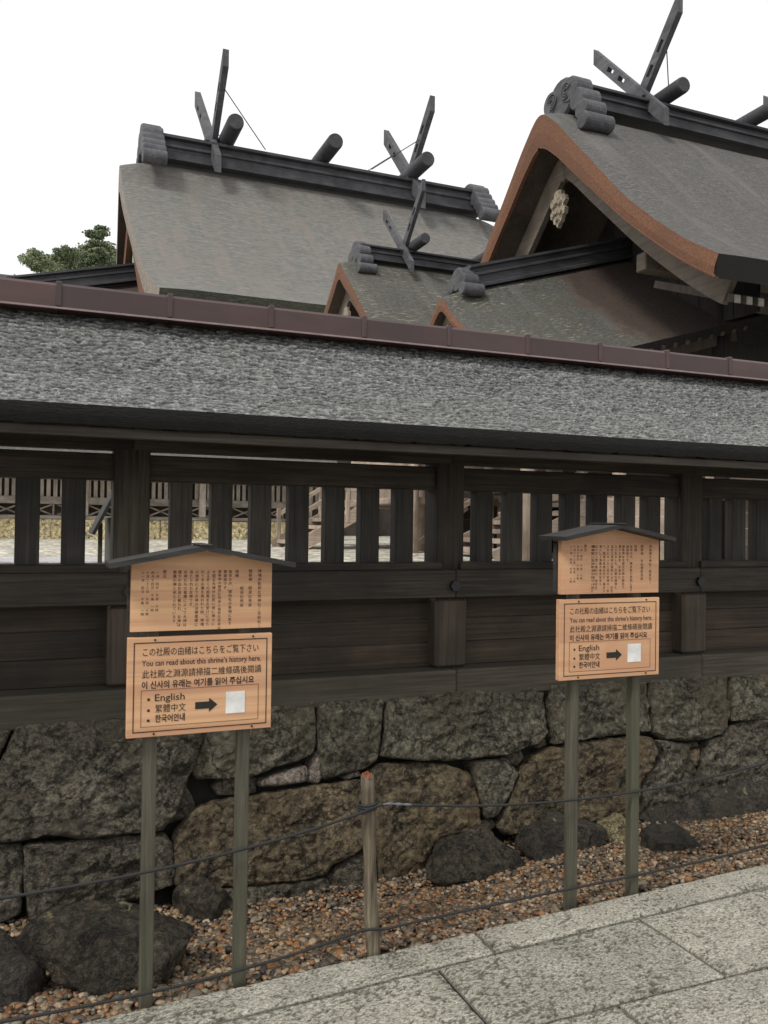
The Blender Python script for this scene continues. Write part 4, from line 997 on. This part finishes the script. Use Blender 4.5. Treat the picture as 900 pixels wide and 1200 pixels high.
# stair porch roof (slopes down to the left)
YD = 14.3
prD = [(0, 5.93), (.14, 5.83), (.5, 5.47), (1.28, 4.93), (2.0, 4.46), (2.85, 3.98)]
thD = [(0, .26), (.6, .20), (2.85, .17)]; SH = .29
roD, fD, tD = roof(hb, 6.92, 12.0, YD, prD, thD, [M['bark_porch'], M['verge'], M['thatch_edge'], M['hall_dark'], M['bark_brown']], bend=.05, bl=.4, shear=SH, nu=110, nv=70); smooth_by_angle(roD)
v = np.array([q.co[:] for q in roD.data.vertices])+worldloc(roD); nz_ = fbm(v*np.array([2.5, 2.5, 2.5]), 4, 9)
# the part sheltered by the main gable stays brown and moss free
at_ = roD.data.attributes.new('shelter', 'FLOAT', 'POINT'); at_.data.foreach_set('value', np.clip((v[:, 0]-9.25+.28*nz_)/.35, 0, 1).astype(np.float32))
bargeboards(hb, 7.12, YD, fD, tD, 2.85, .20, .06, M['barge'], shear_dz=.05, ext=.15, gap=.02)
gable_boards(hb, 7.5, YD, fD, tD, 1.9, 4.3, .2, .12, M['hall_dark'], shear_dz=.1)
ridge_beam(hb, 7.45, 11.2, YD, 5.93+SH*.53, 6.40+SH*.53, .16, M['ridge'], shear=SH)
ridge_end(hb, 7.40, .30, YD, [(0, 6.28, .23, 1.0), (.22, 6.2, .15, 1.1), (.36, 6.02, .12, 1.5)], M['finial'])
mb = MB(); out2 = [(a*.42, b*.42) for a, b in out_]; mb.prism(out2[::-1], (7.05, YD, 5.12), (0, 1, 0), (0, 0, 1), (.05, 0, 0)); mb.build('gable_pendant', M['carving'], hb)
mb = MB(); mb.beam((7.1, YD-2.55, 3.80), (11.6, YD-2.55, 3.80+SH*4.5), .16, .2); mb.build('porch_beam', M['hall_dark'], hb)
mb = MB(); mb.beam((7.1, YD+2.55, 3.80), (10.9, YD+2.55, 3.80+SH*3.8), .16, .2); mb.build('porch_beam', M['hall_dark'], hb)
for i, x in enumerate(np.arange(7.2, 11.7, .26)):
    for s in (-1, 1):
        z = 3.80+SH*(x-6.92)+.03; mb = MB(); mb.beam((x, YD+s*2.82, z), (x, YD+s*1.2, z+1.02), .07, .08); mb.build('rafter', M['hall_dark'], hb)
for y in (YD-2.3, YD+2.3):
    for x, zt in ((7.45, 3.9), (9.3, 4.5)):
        mb = MB(); mb.tube([(x, y, .95), (x, y, zt)], .12, 14); mb.build('porch_post', M['hall_z'], hb, smooth=True)
stairs(hb, 7.6, 10.2, YD-1.1, YD+1.1, .98, 2.25, 7)
planks(hb, 'Y', 9.0, 10.4, 12.9, 1.0, 2.1, .26, .05, M['hall_x'])

# ---- middle small shrine
hc = thing('small_shrine', 'small middle shrine with single crossed finial between the far hall and the right hall', 'shrine building', (10, 20, .98))
YC = 20.0
prC = [(0, 8.24), (.12, 8.12), (.34, 7.88), (1.0, 7.32), (1.5, 6.86), (2.2, 6.22), (3.2, 5.52), (4.0, 5.1)]
thC = [(0, .42), (.8, .33), (4, .26)]
roC, fC, tC = roof(hc, 6.83, 13.6, YC, prC, thC, [M['bark_near'], M['verge'], M['thatch_edge'], M['hall_dark']], bend=.12, bl=.7, nu=130, nv=80); smooth_by_angle(roC)
bargeboards(hc, 7.12, YC, fC, tC, 4.0, .36, .1, M['barge'], gap=.03)
gable_boards(hc, 7.9, YC, fC, tC, 2.6, 5.2, .25, .2, M['hall_dark'])
ridge_beam(hc, 7.35, 13.2, YC, 8.30, 8.68, .19, M['ridge'])
for x in (7.38, 13.1): ridge_end(hc, x, .32, YC, [(0, 8.5, .28, .9), (.26, 8.42, .17, 1.0), (.42, 8.18, .15, 1.1), (.57, 7.94, .125, 1.5)], M['finial'])
for x in (8.53, 12.2):
    chigi(hc, x, .10, YC, (19.20, 8.02), (21.1, 9.95), .20, M['finial'], slots=((.72, .80), (.86, .92))); chigi(hc, x+.11, .10, YC, (20.8, 8.0), (18.95, 9.95), .20, M['finial'])
    log(hc, x+.28, YC, 19.1, 20.9, 8.80, .14, M['ridge'])
log(hc, 10.9, YC, 19.1, 20.9, 8.80, .14, M['ridge'])
mb = MB(); mb.prism([(a*.75, b*.75) for a, b in out_][::-1], (7.02, YC, 6.75), (0, 1, 0), (0, 0, 1), (.07, 0, 0)); mb.build('gable_pendant', M['carving'], hc)
planks(hc, 'Y', 8.1, 17.6, 22.4, 2.2, 5.4, .3, .06, M['hall_x']); planks(hc, 'X', 17.55, 8.1, 13, 2.2, 5.4, .3, .06, M['hall_x']); planks(hc, 'X', 17.62, 8.2, 13, .98, 2.1, .25, .06, M['hall_dark'])
for x in (8.05, 10.5, 13.0):
    mb = MB(); mb.tube([(x, 17.5, .95), (x, 17.5, 5.5)], .15, 14); mb.build('column', M['hall_z'], hc, smooth=True)
mb = MB(); mb.box(7.3, 13.6, 16.7, 23.2, 2.05, 2.2, .02); mb.build('veranda_floor', M['hall_x'], hc)
for x in np.arange(7.4, 13.6, 1.2):
    mb = MB(); mb.box(x-.08, x+.08, 16.8, 16.96, .95, 2.05, .01); mb.build('veranda_post', M['hall_z'], hc)
    mb = MB(); mb.box(x-.045, x+.045, 16.72, 16.81, 2.2, 2.95, .01); mb.build('rail_post', M['hall_z'], hc)
for z in (2.4, 2.65, 2.9):
    mb = MB(); mb.box(7.3, 13.6, 16.735, 16.795, z-.035, z+.035, .01); mb.build('veranda_rail', M['hall_x'], hc)
stairs(hc, 5.6, 7.4, 19.0, 21.0, .98, 2.1, 6)
mb = MB(); mb.beam((7.45, 16.9, 1.0), (8.9, 16.9, 2.0), .08, .12); mb.build('brace', M['hall_z'], hc)

# ---- great far hall
ha = thing('main_hall', 'great far shrine hall with broad grey bark roof and two crossed finials', 'shrine building', (14, 48, .98))
YA = 48.0
prA = [(0, 21.45), (.35, 20.9), (1.25, 19.6), (3.3, 17.5), (6.15, 15.05), (8.7, 13.05), (11.2, 11.65), (12.4, 11.25)]
thA = [(0, 1.5), (1.5, 1.2), (4, .95), (12.4, 1.05)]
roA, fA, tA = roof(ha, 3.61, 27.2, YA, prA, thA, [M['bark_far'], M['verge_far'], M['bark_eave'], M['hall_dark']], k=.06, bend=.45, bl=2.4, nu=150, nv=110); smooth_by_angle(roA)
bargeboards(ha, 4.15, YA, fA, tA, 12.4, 1.1, .3, M['verge'], gap=.1)
gable_boards(ha, 5.6, YA, fA, tA, 8.5, 12, .8, .8, M['hall_dark'])
ridge_beam(ha, 5.0, 25.9, YA, 21.6, 23.0, .62, M['ridge'])
for x, sx_ in ((5.25, 1), (25.55, 1)):
    ridge_end(ha, x, 1.15, YA, [(0, 22.72, .85, .96), (.55, 22.75, .52, 1.0), (.98, 22.28, .44, 1.03), (1.38, 21.85, .40, 1.05), (1.75, 21.42, .38, 1.07), (2.08, 20.98, .40, 1.1)], M['finial'])
for x, b1, b2 in ((8.75, ((45.9, 21.1), (53.1, 28.0)), ((50.0, 21.6), (45.25, 26.4))), (21.1, ((45.75, 20.95), (51.8, 27.3)), ((50.3, 21.5), (45.3, 26.45)))):
    chigi(ha, x-.09, .36, YA, b1[0], b1[1], .70, M['finial'], slots=((.70, .76), (.83, .89))); chigi(ha, x+.03, .33, YA, b2[0], b2[1], .66, M['finial'], slots=((.62, .70), (.78, .86)))
for x in (9.45, 15.2, 21.0): log(ha, x, YA, 45.3, 50.8, 23.45, .46, M['ridge'])
for p, q in (((8.82, 46.04, 25.6), (11.5, 46.9, 22.9)), ((8.7, 50.9, 25.9), (10.6, 48.9, 22.9)), ((21.1, 46.56, 25.2), (18.0, 46.9, 22.9)), ((21.0, 50.37, 25.8), (17.5, 48.9, 22.9))): wire(ha, p, q, .03)
mb = MB(); mb.prism([(a*2.6, b*3.4) for a, b in out_][::-1], (4.45, YA, 16.6), (0, 1, 0), (0, 0, 1), (.2, 0, 0)); mb.build('gable_pendant', M['green'], ha)
planks(ha, 'X', 39.5, 8, 23, 1, 11.2, .8, .15, M['hall_dark']); planks(ha, 'Y', 8, 39.6, 56.4, 1, 10.8, .8, .15, M['hall_dark'])
for x in (8, 15.5, 23):
    mb = MB(); mb.tube([(x, 39.4, .9), (x, 39.4, 11.0)], .45, 14); mb.build('column', M['hall_dark'], ha, smooth=True)
# its stair porch, sloping down to the left
prE = [(0, 13.0), (.5, 12.55), (3, 10.8), (6, 9.0)]
roE, fE, tE = roof(ha, -2.4, 6.5, YA, prE, [(0, .7), (6, .5)], [M['bark_brown'], M['verge'], M['bark_eave'], M['hall_dark']], bend=.1, bl=.8, shear=.24, nu=70, nv=50); smooth_by_angle(roE)
ridge_beam(ha, -1.9, 6.4, YA, 13.15, 14.15, .5, M['ridge'], shear=.24)
ridge_end(ha, -1.9, .8, YA, [(0, 13.75, .6, 1), (.5, 13.35, .4, 1.1), (.9, 12.95, .3, 1.2)], M['finial'])
for x in (-1.5, 2.5):
    for y in (44, 52):
        mb = MB(); mb.tube([(x, y, .9), (x, y, 10.0)], .25, 12); mb.build('porch_post', M['hall_z'], ha, smooth=True)

# ================================================================== FAR FENCE, COURT NOTICE
ff = thing('far_fence', 'far inner slatted fence on a pale stone base seen through the slats', 'fence', (0, 29, .98))
FX0, FX1 = -16.0, 9.5
x = FX0
while x < FX1:
    l = rnd.uniform(.75, 1.5); mb = MB(); y = 29+rnd.uniform(-.03, .03); mb.box(x+.008, min(x+l, FX1)-.008, y, 29.7, .9, 1.61+rnd.uniform(-.01, .01), .03); mb.build('base_stone', M['far_stone'], ff); x += l
mb = MB(); mb.box(FX0, FX1, 29.0, 29.7, 1.625, 1.74, .02); mb.build('sill', M['farwood_x'], ff)
mb = MB(); mb.box(FX0, FX1, 29.02, 29.2, 2.10, 2.34, .01); mb.build('middle_rail', M['farwood_x'], ff)
mb = MB(); mb.box(FX0, FX1, 29.02, 29.25, 3.02, 3.25, .01); mb.build('upper_rail', M['farwood_x'], ff)
mb = MB(); mb.box(FX0, FX1, 29.45, 29.5, 1.70, 3.2); mb.build('dark_backing', M['hall_dark'], ff)  # added dark sheet standing in for the darkness behind the slats
for x in np.arange(FX0+.2, FX1, 1.9):
    mb = MB(); mb.box(x-.11, x+.11, 28.97, 29.22, 1.74, 3.5, .01); mb.build('post', M['farwood_z'], ff)
mb = MB()
for x in np.arange(FX0+.2, FX1-1, .95):
    mb.beam((x+.12, 29.08, 1.76), (x+.90, 29.08, 2.08), .05, .05); mb.beam((x+.12, 29.14, 2.08), (x+.90, 29.14, 1.76), .05, .05); mb.box(x-.03, x+.03, 29.06, 29.13, 1.74, 2.1)
tag(mb.build('lattice_braces', M['farwood_x'], ff), kind='stuff')
mb = MB()
for x in np.arange(FX0, FX1, .205): mb.box(x-.06, x+.06, 29.07, 29.15, 2.33, 3.03)
tag(mb.build('slats', M['farwood_z'], ff), kind='stuff')
mb = MB()
for s in (-1, 1):
    P = np.array([[(x, 29.12+s*1.05*(1-t), 3.50+.62*t) for x in np.linspace(FX0-.3, FX1+.3, 30)] for t in np.linspace(0, 1, 6)]); mb.grid(P, 0, flip=s > 0)
    Q = P.copy(); Q[..., 2] -= .12; mb.grid(Q, 1, flip=s < 0); mb.grid(np.stack([Q[0], P[0]]), 1, flip=s > 0)
mb.build('roof', [M['bark_hall'], M['thatch_edge']], ff)
mb = MB(); mb.box(FX0-.3, FX1+.3, 28.97, 29.27, 4.06, 4.24, .02); mb.build('ridge_cap', M['copper'], ff)
nb = thing('notice_board', 'small roofed notice board standing side on in the court behind the fence post', 'notice board', (.55, 6.5, .98))
mb = MB(); mb.box(.385, .415, 6.46, 6.50, .95, 1.58, .003); mb.build('post', M['sign_post'], nb)
mb = MB(); mb.box(.46, .49, 6.1, 6.9, .96, 1.62, .003); mb.build('board', M['peg'], nb)
mb = MB(); mb.prism([(.46, 1.42), (.47, 1.55), (.53, 1.70), (.53, 1.42)][::-1], (0, 6.05, 0), (1, 0, 0), (0, 0, 1), (0, .03, 0)); mb.build('side_panel', M['sign'], nb)
for s, xa, za, xb, zb in ((0, .34, 1.50, .52, 1.87), (1, .70, 1.50, .52, 1.87)):
    mb = MB(); mb.beam((xa, 6.5, za), (xb, 6.5, zb), .5, .022); mb.build('roof_board', M['sign_roof'], nb)

# ================================================================== TREES
def tree(name, x, y, zb, h, cr, m, label, kind, seed):
    q = np.random.RandomState(seed); t = thing(name, label, 'tree', (x, y, zb))
    mb = MB(); n = 9; zz = np.linspace(zb-.5, zb+h*.93, n); wx = np.cumsum(q.normal(0, h*.008, n)); pts = np.column_stack([x+wx, np.full(n, y), zz]); mb.tube(pts, np.linspace(h*.022, h*.004, n), 8)
    C = []
    nb_ = 44 if kind == 'conifer' else 46
    for k in range(nb_):
        u = q.uniform(.3, 1) if kind == 'conifer' else q.uniform(.30, .95)
        z = zb+h*u; a = q.uniform(0, 2*pi)
        if kind == 'conifer': rr = cr*(1.08-u)**.7*q.uniform(.5, 1.1); ez = z+rr*q.uniform(-.05, .2)
        else: rr = cr*math.sqrt(max(.12, 1-((u-.58)/.46)**2))*q.uniform(.45, 1.05); ez = z+rr*.35
        p = np.array([np.interp(z, zz, pts[:, 0]), y, z]); e = np.array([p[0]+rr*cos(a), y+rr*sin(a), ez]); mb.tube([p, (p+e)/2+np.array([0, 0, .1*rr]), e], [h*.006, h*.004, h*.002], 5)
        for f_ in (.45, .75, 1.0): C.append((p+(e-p)*f_, (.55 if kind == 'conifer' else .75)*cr*.34*q.uniform(.6, 1.15)))
    C.append((pts[-1]+np.array([0, 0, h*.03]), cr*.14))
    mb.build('trunk', M['trunk'], t)
    V = []; F = []; T = []; k = 0
    for c, r in C:
        nl = 170; d = q.normal(size=(nl, 3)); d /= np.linalg.norm(d, axis=1)[:, None]; fl = .45 if kind == 'conifer' else .8
        P = c+d*(r*q.uniform(.25, 1, (nl, 1))**.6)*np.array([1.25, 1.25, fl])
        a = q.normal(size=(nl, 3)); b = q.normal(size=(nl, 3)); a /= np.linalg.norm(a, axis=1)[:, None]; b -= a*(a*b).sum(1)[:, None]; b /= np.linalg.norm(b, axis=1)[:, None]
        s = q.uniform(.07, .19, (nl, 1))*(cr/4)
        Q = np.stack([P-a*s-b*s*.5, P+a*s-b*s*.5, P+a*s*.6+b*s*.7, P-a*s*.6+b*s*.7], 1).reshape(-1, 3)
        V.append(Q); T.append(np.repeat(np.clip(.5+q.normal(0, .22, nl)+q.normal(0, .15), 0, 1), 4)); k += nl
    V = np.vstack(V); F = np.arange(k*4).reshape(-1, 4).tolist(); mb = MB(); mb.add(V, F); mb.build('crown', m, t, attrs={'tone': np.concatenate(T)})
    return t
def topz(px, py, Y): return atY(px, py, Y)
for nm, px, py, Y, h, cr, m, lab, kd, sd_ in (
    ('broadleaf_tree', 50, 304, 108, 13, 2.9, 'leaf', 'leftmost pale green treetop above the fence ridge against the sky', 'broad', 1),
    ('broadleaf_tree', 67, 297, 116, 15, 3.4, 'leaf', 'second pale treetop from the left above the fence ridge', 'broad', 2),
    ('pine_tree', 86, 292, 104, 16, 2.8, 'leaf_d', 'rounded dark treetop between the pale trees and the tall pine', 'broad', 3),
    ('pine_tree', 119, 267, 110, 22, 4.0, 'leaf_d', 'tallest pine with layered top beside the far hall gable', 'conifer', 4),
    ('pine_tree', 106, 299, 118, 18, 4.0, 'leaf_d', 'dark treetop just left below the tallest pine', 'broad', 5),
    ('broadleaf_tree', 133, 289, 124, 18, 4.8, 'leaf', 'green treetop tucked against the far hall gable', 'broad', 6),
    ('broadleaf_tree', 175, 305, 130, 18, 5.0, 'leaf', 'treetop behind the far hall stair porch', 'broad', 7)):
    p = topz(px, py, Y); tree(nm, p[0], Y, p[2]-h, h, cr, M[m], lab, kd, sd_)
